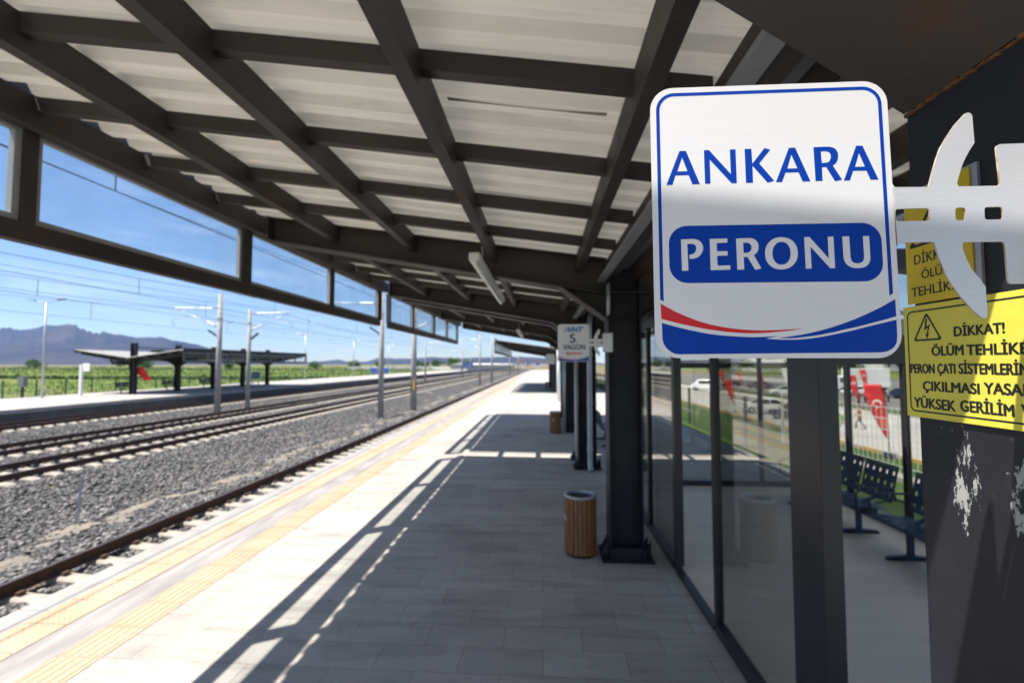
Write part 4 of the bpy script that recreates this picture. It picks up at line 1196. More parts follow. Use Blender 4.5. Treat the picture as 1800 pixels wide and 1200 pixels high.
# ------------------------------------------------------------------ benches
def holed_panel(mb, o, u, w, nu, nw, lu, lw, fu, fw_, th):
    """panel in the plane o,u,w pierced by nu x nw square holes"""
    o, u, w = Vector(o), Vector(u).normalized(), Vector(w).normalized(); n = u.cross(w)
    def cuts(k, l, f):
        c = [0.0]; p = l / k
        for i in range(k): c += [p * i + p * (1 - f) / 2, p * i + p * (1 + f) / 2]
        return c + [l]
    cu, cw = cuts(nu, lu, fu), cuts(nw, lw, fw_)
    for i in range(len(cu) - 1):
        for j in range(len(cw) - 1):
            if i % 2 == 1 and j % 2 == 1: continue
            p = [o + u * a + w * b for a, b in ((cu[i], cw[j]), (cu[i + 1], cw[j]), (cu[i + 1], cw[j + 1]), (cu[i], cw[j + 1]))]
            mb.hexa(p + [q + n * th for q in p])
def make_bench(seats=3):
    """faces -X; length along Y"""
    e = empty('bench', 'navy steel bench', 'bench', group='navy perforated steel benches')
    Lg = .62 * seats
    for k in range(seats):
        y = -Lg / 2 + k * .62 + .015
        mb = MB(); holed_panel(mb, (-.24, y, .43), (0, 1, 0), (1, 0, -.06), 5, 4, .59, .45, .30, .30, .004)
        mb.tube([(-.245, y, .425), (-.245, y + .59, .425)], .014, 8)
        mb.build('seat', M['navy'], e)
        mb = MB(); holed_panel(mb, (.235, y, .47), (0, 1, 0), (.22, 0, 1), 5, 3, .59, .44, .30, .34, .004)
        mb.tube([(.335, y, .915), (.335, y + .59, .915)], .014, 8)
        mb.build('backrest', M['navy'], e)
    MB().bar((.02, -Lg / 2, .375), (.02, Lg / 2, .375), .06, .06).build('beam', M['navy'], e)
    for y in (-Lg / 2 + .31, Lg / 2 - .31):
        mb = MB()
        mb.bar((.02, y, .37), (.02, y, .06), .07, .04).bar((-.24, y, .02), (.26, y, .02), .05, .03).bar((.02, y, .05), (-.22, y, .03), .05, .03).bar((.02, y, .05), (.24, y, .03), .05, .03)
        mb.bar((.02, y, .38), (.27, y, .50), .04, .03)
        mb.build('leg', M['navy'], e)
    for y in (-Lg / 2, Lg / 2):
        MB().tube([(.27, y, .50), (.25, y, .66), (-.12, y, .66), (-.20, y, .60), (-.20, y, .43)], .014, 8).build('armrest', M['navy'], e, smooth=True)
    return e
bn = make_bench(3)
bn.location = (4.10, 7.10, 0); bn['label'] = 'navy perforated bench against the shelter back wall, under the red feather flag'
dup(bn, (4.10, 5.00, 0), None, 'navy perforated bench in the shelter, nearest the dark sign column')
dup(bn, (1.85, 13.35, 0), PI, 'dark bench in the shade behind the second column, outside the shelter')
MB_ = MB
for i, (x, y, r) in enumerate([(-33.9, 36.3, 0), (-33.9, 40.9, 0), (-33.9, 45.5, 0)]):
    dup(bn, (x, y, FZ), PI, ['dark bench on the far platform, by the red cloth', 'dark bench between middle columns of the far canopy', 'dark bench behind the two close masts on the far platform'][i])
# ------------------------------------------------------------------ masts and overhead wires
def mast(label, x, y, h, reach, zbase=-1.2, r0=.21, lamp=0):
    e = empty('catenary_mast', label, 'mast', (x, y, 0), group='concrete masts carrying the overhead wires')
    MB().tube([(0, 0, zbase), (0, 0, h)], [r0, r0 * .62], 14).build('pole', M['concrete'], e, smooth=True)
    MB().lathe([(r0 * .72, -.06), (r0 * .9, -.06), (r0 * .9, .06), (r0 * .72, .06)], (0, 0, 5.35), 12).build('collar', M['galv'], e)
    for s, ln in reach:
        q = 1 if s > 0 else -1
        a = MB()
        a.tube([(q * .12, 0, 6.05), (q * ln, 0, 6.15)], .035, 8)
        a.tube([(q * .12, 0, 4.75), (q * ln * .93, 0, 6.05)], .03, 8)
        a.tube([(q * ln * .70, 0, 5.55), (q * ln * 1.06, 0, 5.30), (q * ln * 1.02, 0, 4.86)], .02, 6)
        ar = a.build('cantilever_arm', M['galv'], e, smooth=True)
        i_ = MB()
        for k in range(9): i_.lathe([(.035, -.03), (.085, 0), (.035, .03)], (0, 0, 0), 10)
        ib = MB()
        n = 12
        pr = [(.05 + (.035 if k % 2 else 0)) for k in range(n)]
        ib.tube([(q * (.55 + .9 * k / (n - 1)), 0, 6.06 + .10 * (.55 + .9 * k / (n - 1)) / ln) for k in range(n)], pr, 10)
        ib.build('insulator', M['insulator'], ar, smooth=True)
        ib = MB()
        ib.tube([(q * (.35 + .55 * k / (n - 1)), 0, 4.75 + 1.3 * (.35 + .55 * k / (n - 1)) / (ln * .93)) for k in range(n)], pr, 10)
        ib.build('insulator', M['insulator'], ar, smooth=True)
        MB().tube([(q * (ln - 1.9), 0, 6.09), (q * ln, 0, 6.15)], .055, 8).build('arm_sleeve', M['insulator'], ar, smooth=True)
    if lamp:
        MB().bar((lamp * .1, 0, 4.1), (lamp * .75, -.1, 4.55), .16, .10).build('floodlight', M['darkcar'], e)
    return e
mast('pale mast beyond the third track, nearer of the close pair before the far canopy', -22.35, 30.96, 7.1, [(-1, 3.3)], lamp=-1)
mast('slimmer pale mast beyond the third track, farther of the close pair', -22.35, 34.26, 6.4, [(1, 3.2)], r0=.17, lamp=1)
mast('grey mast standing in the ballast bank, nearer of the pair by the sandy strip', -10.15, 28.95, 7.0, [(-1, 4.6)], r0=.19, lamp=-1)
mast('cream mast with yellow plate on the sandy strip, farther of that pair', -9.35, 33.60, 7.2, [(1, 2.8)], r0=.23)
o = bpy.data.objects
pl_ = bx(.02, .10, -.235, -.225, .35, 1.1)
pl_.build('number_plate', M['yellow_old'], [q for q in o if q.name.startswith('catenary_mast')][-1])
mast('mast between first tracks, next pair down the line, nearer one', -9.75, 72.87, 7.0, [(-1, 4.6)], r0=.19)
mast('mast between first tracks, next pair down the line, farther one', -9, 83.42, 7.2, [(1, 2.8)], r0=.21)
mast('thin mast beyond the third track, right of the far canopy', -20.9, 82.65, 6.4, [(1, 3.2)], r0=.17)
mast('faint mast beyond the third track, far down the line, nearer one', -22.35, 129.56, 7.0, [(-1, 3.3)])
mast('faint mast beyond the third track, far down the line, farther one', -22.35, 144.56, 6.4, [(1, 3.2)], r0=.17)
mast('faint mast between first tracks, third along the platform', -9.2, 132.41, 7.0, [(-1, 4.6)], r0=.19)
mast('last visible mast, where the tracks fade into the distance', -9.2, 181.41, 7.0, [(-1, 4.6)], r0=.19)

for ti, (tx, where) in enumerate(TRACKS):
    e = empty('overhead_wire', 'contact and messenger wires over the ' + where.split(',')[0], 'wire', (tx, 0, 0), group='overhead wires above the tracks')
    spans = [-18, 31, 79, 132, 182, 235]
    c_, m_ = [], []
    MBc = MB().tube([(.2 * (-1) ** k, y, 4.80) for k, y in enumerate(spans)], .009, 5)
    MBc.build('contact_wire', M['wire'], e)
    pts = []
    for a, b in zip(spans[:-1], spans[1:]):
        for k in range(10):
            t = k / 10; pts.append((0, a + (b - a) * t, 6.10 - .85 * 4 * t * (1 - t)))
    pts.append((0, spans[-1], 6.1))
    MB().tube(pts, .009, 5).build('messenger_wire', M['wire'], e)
    for a, b in zip(spans[:3], spans[1:4]):
        for t in (.12, .3, .5, .7, .88):
            y = a + (b - a) * t
            MB().tube([(0, y, 4.8), (0, y, 6.10 - .85 * 4 * t * (1 - t))], .010, 4).build('dropper', M['wire'], e)
for x, z, lab in ((-10.0, 6.75, 'return wire along the mast tops between the first two tracks'), (-22.35, 6.7, 'return wire along the mast tops beyond the third track'), (-22.0, 5.7, 'lower feeder wire along the masts beyond the third track')):
    pts = [(0, y, z - .5 * math.sin(PI * ((y + 18) / 49 % 1))) for y in np.linspace(-18, 235, 70)]
    w = MB().tube(pts, .009, 5).build('feeder_wire', M['wire']); w.location = (x, 0, 0)
    tag(w, lab, 'wire', 'feeder wires')

# ------------------------------------------------------------------ far platform furniture
def lamp_post():
    e = empty('lamp_post', 'tall grey double-arm lamp post on the far platform, left of its canopy', 'lamp post', group='double lamp posts on the far platform')
    MB().tube([(0, 0, 0), (0, 0, 6.75)], [.085, .05], 12).build('pole', M['galv'], e, smooth=True)
    MB().box(-.17, .17, -.17, .17, 0, .03).build('base_plate', M['galv'], e)
    for s in (-1, 1):
        MB().tube([(0, 0, 6.70), (s * .6, 0, 6.86), (s * .95, 0, 6.92)], .028, 8).build('arm', M['galv'], e, smooth=True)
        MB().add([(s * .85, -.13, 6.90), (s * 1.45, -.13, 7.02), (s * 1.45, .13, 7.02), (s * .85, .13, 6.90), (s * .85, -.08, 6.98), (s * 1.45, -.05, 7.06), (s * 1.45, .05, 7.06), (s * .85, .08, 6.98)],
                 [(3, 2, 1, 0), (4, 5, 6, 7), (0, 1, 5, 4), (1, 2, 6, 5), (2, 3, 7, 6), (3, 0, 4, 7)] if s > 0 else [(0, 1, 2, 3), (7, 6, 5, 4), (4, 5, 1, 0), (5, 6, 2, 1), (6, 7, 3, 2), (7, 4, 0, 3)]).build('lamp_head', M['greycar'], e)
    return e
lp = lamp_post(); lp.location = (-35.4, 31.0, FZ)
for i, (y, lab) in enumerate([(49.2, 'double-arm lamp post hidden in line with the close masts'), (67.7, 'double-arm lamp post just past the far canopy end'), (85.7, 'distant double-arm lamp post on the far platform, near the blue board'), (105.7, 'faint double-arm lamp post near the end of the far platform')]):
    dup(lp, (-35.4, y, FZ), None, lab)
# post with a small white box sign
e = empty('post_sign', 'white post with a small square white sign, left of the far canopy', 'sign post', (-34.9, 33.3, FZ))
MB().box(-.09, .09, -.09, .09, 0, 2.35).build('post', M['white'], e, bevel=.01)
MB().box(.10, .70, -.05, .05, 1.82, 2.42).build('sign_box', M['white'], e, bevel=.04)
# cabinet on a stalk
e = empty('control_cabinet', 'grey cabinet on a dark stalk at the left end of the far platform', 'cabinet', (-36.9, 31.0, FZ))
MB().box(-.06, .06, -.06, .06, 0, .75).build('stalk', M['blackp'], e)
MB().box(-.22, .22, -.15, .15, .75, 1.5).build('cabinet_body', M['greycar'], e, bevel=.01)
# red cloth on the far canopy's first column
def cloth(name, label, cat, loc, pts, th, m, group=None):
    e = MB().prism(pts, (0, 0, 0), (1, 0, 0), (0, 0, 1), (0, 1, 0), th).build(name, m)
    e.location = loc; return tag(e, label, cat, group)
rr_ = MB(); rn = random.Random(2)
rows = 14
vs = []
for i in range(rows):
    t = i / (rows - 1)
    cx = .15 + .75 * t ** 1.5; w = .26 + .12 * math.sin(t * 5) + .2 * (t > .7)
    for s in (-1, -.4, .3, 1): vs.append((cx + s * w, .07 * math.sin(s * 4 + t * 6), 2.15 - 1.05 * t + .06 * s))
rr_.add(vs, [(i * 4 + j, i * 4 + j + 1, (i + 1) * 4 + j + 1, (i + 1) * 4 + j) for i in range(rows - 1) for j in range(3)])
q = rr_.build('red_banner', M['red'], smooth=True); q.location = (-32.1, 35.2, FZ)
q.modifiers.new('thick', 'SOLIDIFY').thickness = .01
tag(q, 'crumpled red cloth hanging by the first column of the far canopy', 'banner')
def board(label, x, y, w, h, z, depth=.12):
    e = empty('station_board', label, 'sign', (x, y, FZ), group='blue boards on the far platform')
    MB().box(-w / 2, w / 2, -depth / 2, depth / 2, z, z + h).build('board', M['bluesign'], e, bevel=.02)
    mb = MB()
    mb.box(-w * .32, w * .34, -depth / 2 - .004, -depth / 2 - .001, z + h * .38, z + h * .62)
    mb.build('pale_stripe', M['greycar'], e)
    for s in (-.35, .35): MB().box(s * w - .05, s * w + .05, -.04, .04, 0, z).build('leg', M['galv'], e)
    return e
board('blue board on legs under the far canopy, right of the slim mast', -33.5, 52.74, 1.0, .72, .75)
board('wide blue board on the open far platform, left of the grey mast', -33.2, 93.86, 3.6, 1.15, .45)
board('small blue board far along the far platform', -29.5, 184.10, 4.2, 1.7, 1.2)
# wire fence behind the far platform
def mesh_fence(label, x, y0, y1, z, h, m, pitch, wires, vstep, group, dyn=None, pw=.035):
    e = empty('wire_fence', label, 'fence', (x, y0, 0), group=group)
    n = int((y1 - y0) / pitch)
    zf = dyn or (lambda y: z)
    for k in range(min(n, 99) + 1):
        y = k * pitch
        MB().box(-pw, pw, y - pw, y + pw, zf(y0 + y) - .3, zf(y0 + y) + h).build('post', m, e)
    for k in range(min(n, 99)):
        a = k * pitch + .035; b = (k + 1) * pitch - .035
        mb = MB(); zz = zf(y0 + a)
        for q in range(wires): mb.box(-.006, .006, a, b, zz + .05 + (h - .1) * q / (wires - 1) - .006, zz + .05 + (h - .1) * q / (wires - 1) + .006)
        y = a + vstep
        while y < b - .01:
            mb.box(-.004, .004, y - .004, y + .004, zz + .05, zz + h - .02); y += vstep
        mb.build('mesh_panel', m, e)
    return e
mesh_fence('green wire mesh fence along the back of the far platform', -37.36, 28, 130, FZ, 1.25, M['fence_green'], 2.15, 5, .30, None)

# ------------------------------------------------------------------ vegetation
def leaf_cloud(name, blobs, n, size, m, parent, seed, flatz=1.0):
    g = np.random.default_rng(seed)
    w = np.array([b[3] * b[4] * b[5] for b in blobs]) ** .8; w = w / w.sum()
    idx = g.choice(len(blobs), n, p=w)
    B = np.array(blobs, float)[idx]
    d = g.normal(size=(n, 3)); d /= np.linalg.norm(d, axis=1)[:, None]
    r = g.random(n) ** .38
    P = B[:, :3] + d * r[:, None] * B[:, 3:6]
    a = g.normal(size=(n, 3)); a /= np.linalg.norm(a, axis=1)[:, None]
    b = np.cross(a, g.normal(size=(n, 3))); b /= np.linalg.norm(b, axis=1)[:, None]
    s = size * g.uniform(.5, 1.3, n)[:, None]
    V = np.stack([P - a * s, P - b * s * .6, P + a * s, P + b * s * .6], 1).reshape(-1, 3)
    F = np.arange(n * 4).reshape(n, 4)
    return np_mesh(name, V, F, m, parent)
def tree(label, x, y, z, h, w, seed, m='leaf', n=1400, group=None, cat='tree', name='tree'):
    g = random.Random(seed)
    e = empty(name, label, cat, (x, y, z), group=group)
    tb = MB().tube([(0, 0, -.2), (.04 * w, .02, h * .3), (0, 0, h * .62)], [.045 * h, .03 * h, .012 * h], 8)
    for k in range(5):
        t = g.uniform(0, 2 * PI); l = w * g.uniform(.25, .42)
        tb.tube([(0, 0, h * (.28 + .06 * k)), (l * .6 * math.cos(t), l * .6 * math.sin(t), h * (.42 + .06 * k)), (l * math.cos(t), l * math.sin(t), h * (.5 + .07 * k))], [.016 * h, .010 * h, .004 * h], 6)
    tb.build('trunk', M['bark'], e, smooth=True)
    bl = []
    for k in range(9):
        t = g.uniform(0, 2 * PI); q = g.uniform(0, .36) * w; zz = h * g.uniform(.42, .86)
        rr = w * g.uniform(.16, .28) * (1.15 - .5 * abs(zz / h - .6))
        bl.append((q * math.cos(t), q * math.sin(t), zz, rr, rr, rr * .75))
    leaf_cloud('crown', bl, n, .05 * (h + w) * .55, M[m], e, seed)
    return e
tree('dark round tree rising behind the near end of the far canopy', -171, 183, -.3, 6.6, 10.5, 3, 'leaf_dark', 2200)
tg = random.Random(21)
spots = [(-250, 215, 4.2, 9), (-222, 245, 4.0, 10), (-205, 230, 3.6, 8), (-150, 215, 3.4, 8), (-120, 240, 3.6, 9), (-97, 235, 3.6, 9), (-80, 225, 4.2, 6), (-71, 262, 4.6, 7), (-61, 240, 4.4, 6), (-52, 230, 4.8, 7), (-44, 232, 5.6, 8), (-40, 210, 4.2, 7), (-36, 225, 4.0, 7)]
where = ['at the left edge of the view', 'behind the lamp post', 'left of the dark round tree', 'behind the far canopy roof', 'behind the middle of the far canopy', 'past the far canopy end', 'above the white roadside wall', 'between the two close masts', 'left of the grey mast', 'right of the cream mast', 'taller, right of the cream mast', 'beside the small blue board', 'by the end of the far platform']
for i, (x, y, h, w) in enumerate(spots):
    tree('green field tree on the skyline ' + where[i], x, y, -.3, h, w, 40 + i, 'leaf', 700, 'trees along the field skyline')
# crop rows running across the field
for i, (y, x0, x1, h, mm, lab) in enumerate([(82, -150, -39, .8, 'leaf', 'dark low hedge across the field behind the far canopy'), (120, -200, -41, 1.3, 'leaf_bright', 'mid green hedge across the field, second from the platform'),
                                         (165, -260, -44, 1.6, 'leaf', 'hedge across the field before the tree line'), (215, -330, -50, 2.0, 'leaf_dark', 'darkest hedge under the mountain foot')]):
    g = np.random.default_rng(60 + i)
    bl = [(x, y + g.uniform(-1, 1) + (x + 60) * -.02, -.7 + h * .45, 2.2, 1.2, h * g.uniform(.42, .62)) for x in np.arange(x0, x1, 2.2)]
    e = empty('hedge', lab, 'hedge', group='hedges across the field')
    leaf_cloud('foliage', bl, 9000, .20, M[mm], e, 70 + i)
g = np.random.default_rng(5)
bl = [(g.uniform(-80, -38), g.uniform(40, 80), -.6, 1.5, 1.5, .4) for _ in range(420)]
tag(leaf_cloud('crop_plants', bl, 9000, .12, M['leaf_bright'], None, 8), kind='stuff')
bl = [(g.uniform(-200, -40), g.uniform(84, 118), -.5, 2.5, 2, .5) for _ in range(420)]
tag(leaf_cloud('far_crop_plants', bl, 9000, .16, M['leaf_bright'], None, 9), kind='stuff')

# ------------------------------------------------------------------ distance on the left: walls and sheds
e = empty('roadside_wall', 'long low white wall across the field, behind the wide blue board', 'wall', (0, 0, 0))
mb = MB()
for k in range(14): mb.box(-92 + 3.6 * k, -92 + 3.6 * k + 3.5, 217.9, 218.1, -.3, 1.0)
mb.build('wall', M['white'], e)
e = empty('warehouse', 'long pale industrial shed beside the tracks near the horizon', 'building', (-31, 192, -.9))
MB().box(-7, 0, 0, 330, 0, 2.9).build('wall', M['bwall'], e)
MB().add([(-7.4, -.4, 2.9), (.4, -.4, 2.9), (.4, 330.4, 2.9), (-7.4, 330.4, 2.9), (-3.5, -.4, 3.6), (-3.5, 330.4, 3.6)], [(0, 1, 4), (1, 2, 5, 4), (2, 3, 5), (3, 0, 4, 5), (3, 2, 1, 0)]).build('roof', M['bwall'], e)
for k in range(22): MB().box(-.02, .03, 6 + 15 * k, 11 + 15 * k, .9, 2.4).build('window', M['bglass'], e)
for i, (x, y, w, d, h, lab) in enumerate([(-26, 560, 12, 30, 6, 'pale block at the end of the tracks, left one'), (-8, 680, 14, 30, 6, 'pale block at the end of the tracks, right one'), (9, 760, 16, 30, 6, 'distant building behind the second canopy columns')]):
    e = empty('distant_building', lab, 'building', (x, y, -1))
    MB().box(-w / 2, w / 2, 0, d, 0, h).build('wall', M['bwall'], e)
    MB().add([(-w / 2 - .4, -.4, h), (w / 2 + .4, -.4, h), (w / 2 + .4, d + .4, h), (-w / 2 - .4, d + .4, h), (0, -.4, h + 3), (0, d + .4, h + 3)], [(0, 1, 4), (1, 2, 5, 4), (2, 3, 5), (3, 0, 4, 5), (3, 2, 1, 0)]).build('roof', M['broof'], e)
    for a in (-.3, 0, .3):
        for b in (.25, .6): MB().box(w * a - 1, w * a + 1, -.05, .02, h * b, h * b + 1.6).build('window', M['bglass'], e)
# signs and post at the platform's far end
e = empty('platform_board', 'small blue board at the far end of our platform', 'sign', (-1.5, 150, 0))
MB().box(-.6, .6, -.06, .06, 1.9, 2.7).build('board', M['bluesign'], e)
for s in (-.5, .5): MB().box(s - .05, s + .05, -.05, .05, 0, 1.9).build('leg', M['galv'], e)
e = empty('white_post', 'tall white post in the sun beyond the second canopy', 'post', (.90, 26.0, 0))
MB().tube([(0, 0, 0), (0, 0, 4.2)], [.10, .08], 14).build('pole', M['white'], e, smooth=True)
MB().box(-.18, .18, -.18, .18, 0, .03).build('base_plate', M['white'], e)
MB().bar((0, 0, 4.15), (-.9, 0, 4.3), .08, .06).build('arm', M['white'], e)
MB().box(-1.35, -.85, -.12, .12, 4.24, 4.34).build('lamp_head', M['white'], e, bevel=.02)
# ------------------------------------------------------------------ right-hand side: fence, flags, cars, people
def lawnz(y): return float(terrain(np.array([7.0]), 0)[0])
mesh_fence('pale wire mesh fence on the grass behind the glass shelter', 7.0, -3.8, 14.3, -.08, 1.45, M['fence_white'], 3.0, 7, .15, None, pw=.022)
MB_f = mesh_fence('dark railing along the platform back edge beyond the shelter', 5.45, 10.6, 150, -.02, 1.35, M['fence_dark'], 2.4, 2, .12, None)
struct('lawn_kerb', bx(6.85, 7.15, -14, 13, -.12, .03), M['coping'])
mb = MB()
for k in range(-10, 90):
    mb.box(18.42, 18.72, k * 1.5, k * 1.5 + 1.49, -2.72, -2.50, k % 2)
struct('painted_kerb', mb, [M['kerb_yellow'], M['kerb_dark']])
struct('verge_kerb', bx(33.2, 33.4, -15, 190, -2.7, -2.52), M['kerb_dark'])
mb = MB()
for k in range(20, 60): mb.box(38 + 0, 43.2, k * 2.7, k * 2.7 + .12, -2.606, -2.602)
struct('bay_markings', mb, M['kerb_yellow'])

def feather_flag(label, x, y, h, crest=True, m='red', lean=0.0, group='feather flags round the car park'):
    """tall feather flag: a bent pole with a curved cloth; faces the tracks"""
    e = empty('feather_flag', label, 'flag', (x, y, -2.62), group=group)
    pole = [(0, 0, 0), (0, 0, h * .35), (-.01 * h, 0, h * .7), (-.035 * h, 0, h * .9), (-.07 * h, 0, h * 1.0)]
    MB().tube(pole, .022, 8).build('pole', M['blackp'] if m == 'red' else M['galv'], e, smooth=True)
    MB().lathe([(0, 0), (.25, 0), (.22, .09), (.05, .12), (0, .12)], n=16).build('base', M['blackp'], e)
    n = 22; vs = []
    L_ = []; R_ = []
    for i in range(n):
        t = i / (n - 1); z = h * (.26 + .73 * t)
        xr = -.012 * h - .05 * h * t ** 3
        w = h * .205 * math.sin(min(1, t * 1.12) * PI / 2) ** .9 + .008 * h
        L_.append((xr - w, z + .015 * h * t * t)); R_.append((xr, z))
    J = 7
    for i in range(n):
        for j in range(J):
            s = j / (J - 1)
            vs.append((L_[i][0] * (1 - s) + R_[i][0] * s, .05 * math.sin(s * 5 + i * .35) * (1 - s), L_[i][1]))
    mb = MB().add(vs, [(i * J + j, i * J + j + 1, (i + 1) * J + j + 1, (i + 1) * J + j) for i in range(n - 1) for j in range(J - 1)])
    cl = mb.build('cloth', M[m], e, smooth=True); cl.modifiers.new('thick', 'SOLIDIFY').thickness = .006
    if crest:
        c = (-.125 * h, .74 * h); r = .054 * h
        out = [(c[0] + r * math.cos(R(a)), c[1] + r * math.sin(R(a))) for a in range(-130, 131, 10)]
        out = [(c[0] + r * math.sin(R(a)), c[1] + r * math.cos(R(a))) for a in range(-140, 141, 10)]
        inn = [(c[0] + r * .78 * math.sin(R(a)), c[1] - r * .26 + r * .78 * math.cos(R(a))) for a in range(135, -136, -10)]
        me = cut_shape([out + inn], .004)
        place_shape(me, 'crescent', M['whitecloth'], cl, (0, -.085, 0), (1, 0, 0), (0, 0, 1))
        st = []
        for k in range(10):
            q = r * (.36 if k % 2 == 0 else .15); a = PI / 5 * k
            st.append((c[0] + q * math.sin(a), c[1] - r * .92 + q * math.cos(a)))
        place_shape(cut_shape([st], .004), 'star', M['whitecloth'], cl, (0, -.085, 0), (1, 0, 0), (0, 0, 1))
    e.rotation_euler = (0, lean, R(-20))
    return e
feather_flag('large red feather flag with white crescent and star, nearest behind the shelter', 17.9, 25.57, 3.75)
feather_flag('red feather flag left of the box truck, second in size', 34.6, 53.73, 3.6)
feather_flag('small red feather flag in front of the box truck', 54, 81.48, 3.9)
feather_flag('red feather flag standing beside the nearest white car', 19.2, 48.24, 3.2, False)
feather_flag('red feather flag among the parked cars, left of the dark post', 36.6, 88.36, 3.4, False)
feather_flag('red feather flag seen over the grey car', 34.9, 76.25, 3.4, True)
feather_flag('pale feather flag behind the row of cars', 40, 78.58, 4.2, False, 'whitecloth')
feather_flag('faint red feather flag at the far left of the car park', 37.2, 98.40, 3.4, False)

def car(label, x, y, rz, paint, kind=0):
    """kind 0 saloon, 1 hatchback, 2 van"""
    e = empty('parked_car', label, 'car', (x, y, -2.61), rz, 'cars in the car park')
    Lh = (2.2, 2.0, 2.45)[kind]; W_ = (.88, .86, .95)[kind]
    if kind == 2: prof = [(-Lh, .35), (Lh - .1, .35), (Lh, .55), (Lh, .95), (Lh - .5, 1.15), (Lh - 1.3, 1.95), (-Lh + .1, 2.0), (-Lh, 1.7)]
    else: prof = [(-Lh, .32), (Lh - .12, .32), (Lh, .48), (Lh - .02, .70), (Lh - .25, .80), (Lh - 1.15, .93), (-Lh + .75, .98), (-Lh + .12, .96), (-Lh, .80)]
    mb = MB()
    st = [(-1, .0), (-.94, 1), (.94, 1), (1, .0)]
    vs = []; n = len(prof)
    for w, k in ((-1, .93), (-.9, 1), (.9, 1), (1, .93)):
        for (a, b) in prof: vs.append((a * (1 if abs(w) < 1 else .985), w * W_, .35 + (b - .35) * k))
    fs = [(i + k * n, (i + 1) % n + k * n, (i + 1) % n + (k + 1) * n, i + (k + 1) * n) for k in range(3) for i in range(n)]
    fs += [tuple(range(n - 1, -1, -1)), tuple(range(3 * n, 4 * n))]
    body = mb.add(vs, fs).build('body', paint, e, smooth=False, bevel=.05)
    if kind < 2:
        a0, a1, r0, r1 = (Lh - 1.12, -Lh + .62, Lh - 1.95, -Lh + 1.25) if kind == 0 else (Lh - 1.0, -Lh + .1, Lh - 1.75, -Lh + .5)
        t = .75; wb = W_ - .06; wt = W_ - .20; z0, z1 = .90, 1.44
        g8 = [(a1, -wb, z0), (a0, -wb, z0), (a0, wb, z0), (a1, wb, z0), (r1, -wt, z1), (r0, -wt, z1), (r0, wt, z1), (r1, wt, z1)]
        MB().hexa(g8).build('glasshouse', M['carglass'], e, bevel=.05)
        MB().hexa([(r1 - .04, -wt - .015, z1 - .03), (r0 + .04, -wt - .015, z1 - .03), (r0 + .04, wt + .015, z1 - .03), (r1 - .04, wt + .015, z1 - .03), (r1 + .1, -wt + .08, z1 + .04), (r0 - .12, -wt + .08, z1 + .04), (r0 - .12, wt - .08, z1 + .04), (r1 + .1, wt - .08, z1 + .04)]).build('roof', paint, e, bevel=.03)
        for s in (-1, 1):
            for (xa, xb) in ((a0 + .02, r0 + .03), ((a0 + a1) / 2, (r0 + r1) / 2), (a1 - .02, r1 - .03)):
                MB().bar((xa, s * (wb + .004), z0), (xb, s * (wt + .006), z1), .035, .07, (1, 0, 0)).build('pillar', paint, e)
    else:
        for s in (-1, 1):
            MB().box(-Lh + .5, Lh - 1.5, min(s * W_ * .97, s * (W_ + .01)), max(s * W_ * .97, s * (W_ + .01)), 1.2, 1.75).build('window', M['carglass'], e)
        MB().hexa([(Lh - .62, -W_ * .85, 1.2), (Lh - .45, -W_ * .85, 1.2), (Lh - .45, W_ * .85, 1.2), (Lh - .62, W_ * .85, 1.2), (Lh - 1.27, -W_ * .8, 1.85), (Lh - 1.12, -W_ * .8, 1.85), (Lh - 1.12, W_ * .8, 1.85), (Lh - 1.27, W_ * .8, 1.85)]).build('windscreen', M['carglass'], e)
    for a in (-Lh + .85, Lh - .82):
        for s in (-1, 1):
            w = MB()
            yy = s * (W_ - .08)
            prof_ = [(.18, -.10), (.31, -.10), (.33, -.06), (.33, .06), (.31, .10), (.18, .10), (.18, -.10)]
            w.lathe(prof_, n=20)
            ob = w.build('wheel', M['tyre'], e, smooth=False)
            ob.rotation_euler = (PI / 2, 0, 0); ob.location = (a, yy, .33)
            hb = MB().lathe([(0, .06), (.05, .075), (.17, .05), (.19, .06), (.19, -.06), (0, -.06)], n=16).build('rim', M['rim'], ob, smooth=True)
            if s > 0: hb.rotation_euler = (PI, 0, 0)
    for s in (-1, 1):
        MB().box(Lh - .18, Lh - .02, min(s * .5, s * .8), max(s * .5, s * .8), .62, .76).build('headlight', M['lamp'], e, bevel=.02)
        MB().box(-Lh - .01, -Lh + .12, min(s * .55, s * .83), max(s * .55, s * .83), .72, .88).build('tail_light', M['tail'], e, bevel=.02)
        MB().bar((Lh - 1.15, s * (W_ - .02), .98), (Lh - 1.15, s * (W_ + .16), 1.0), .10, .10).build('mirror', paint, e)
    for q in (-1, 1): MB().box(q * Lh - .015 if q > 0 else -Lh - .02, q * Lh + .02 if q > 0 else -Lh + .015, -.26, .26, .45, .56).build('number_plate', M['white'], e)
    return e
car('white saloon parked side-on by the painted kerb, nearest of the white cars', 21.9, 47.91, R(172), M['white_gloss'], 0)
car('dark blue car nearest the shelter, cut by the corner post', 22, 42.42, R(125), M['darkcar'], 1)
car('white hatchback in the upper row, right of the red flag', 37.5, 75.42, R(160), M['white_gloss'], 1)
car('white van at the left end of the upper row', 30.5, 89.96, R(150), M['white_gloss'], 2)
car('dark car beside the white van in the upper row', 38.5, 98.48, R(100), M['darkcar'], 1)
car('silver car among the far rows', 42.5, 94.74, R(120), M['greycar'], 0)
car('white saloon in the far rows behind the pale flag', 46, 86.96, R(110), M['white_gloss'], 0)
car('bright blue car right of the box truck', 52.2, 70.86, R(150), M['bluecar'], 1)
car('white car partly behind the box truck, left side', 48.5, 75.62, R(175), M['white_gloss'], 1)
car('dark car at the foot of the box truck', 50.5, 69.25, R(100), M['darkcar'], 0)
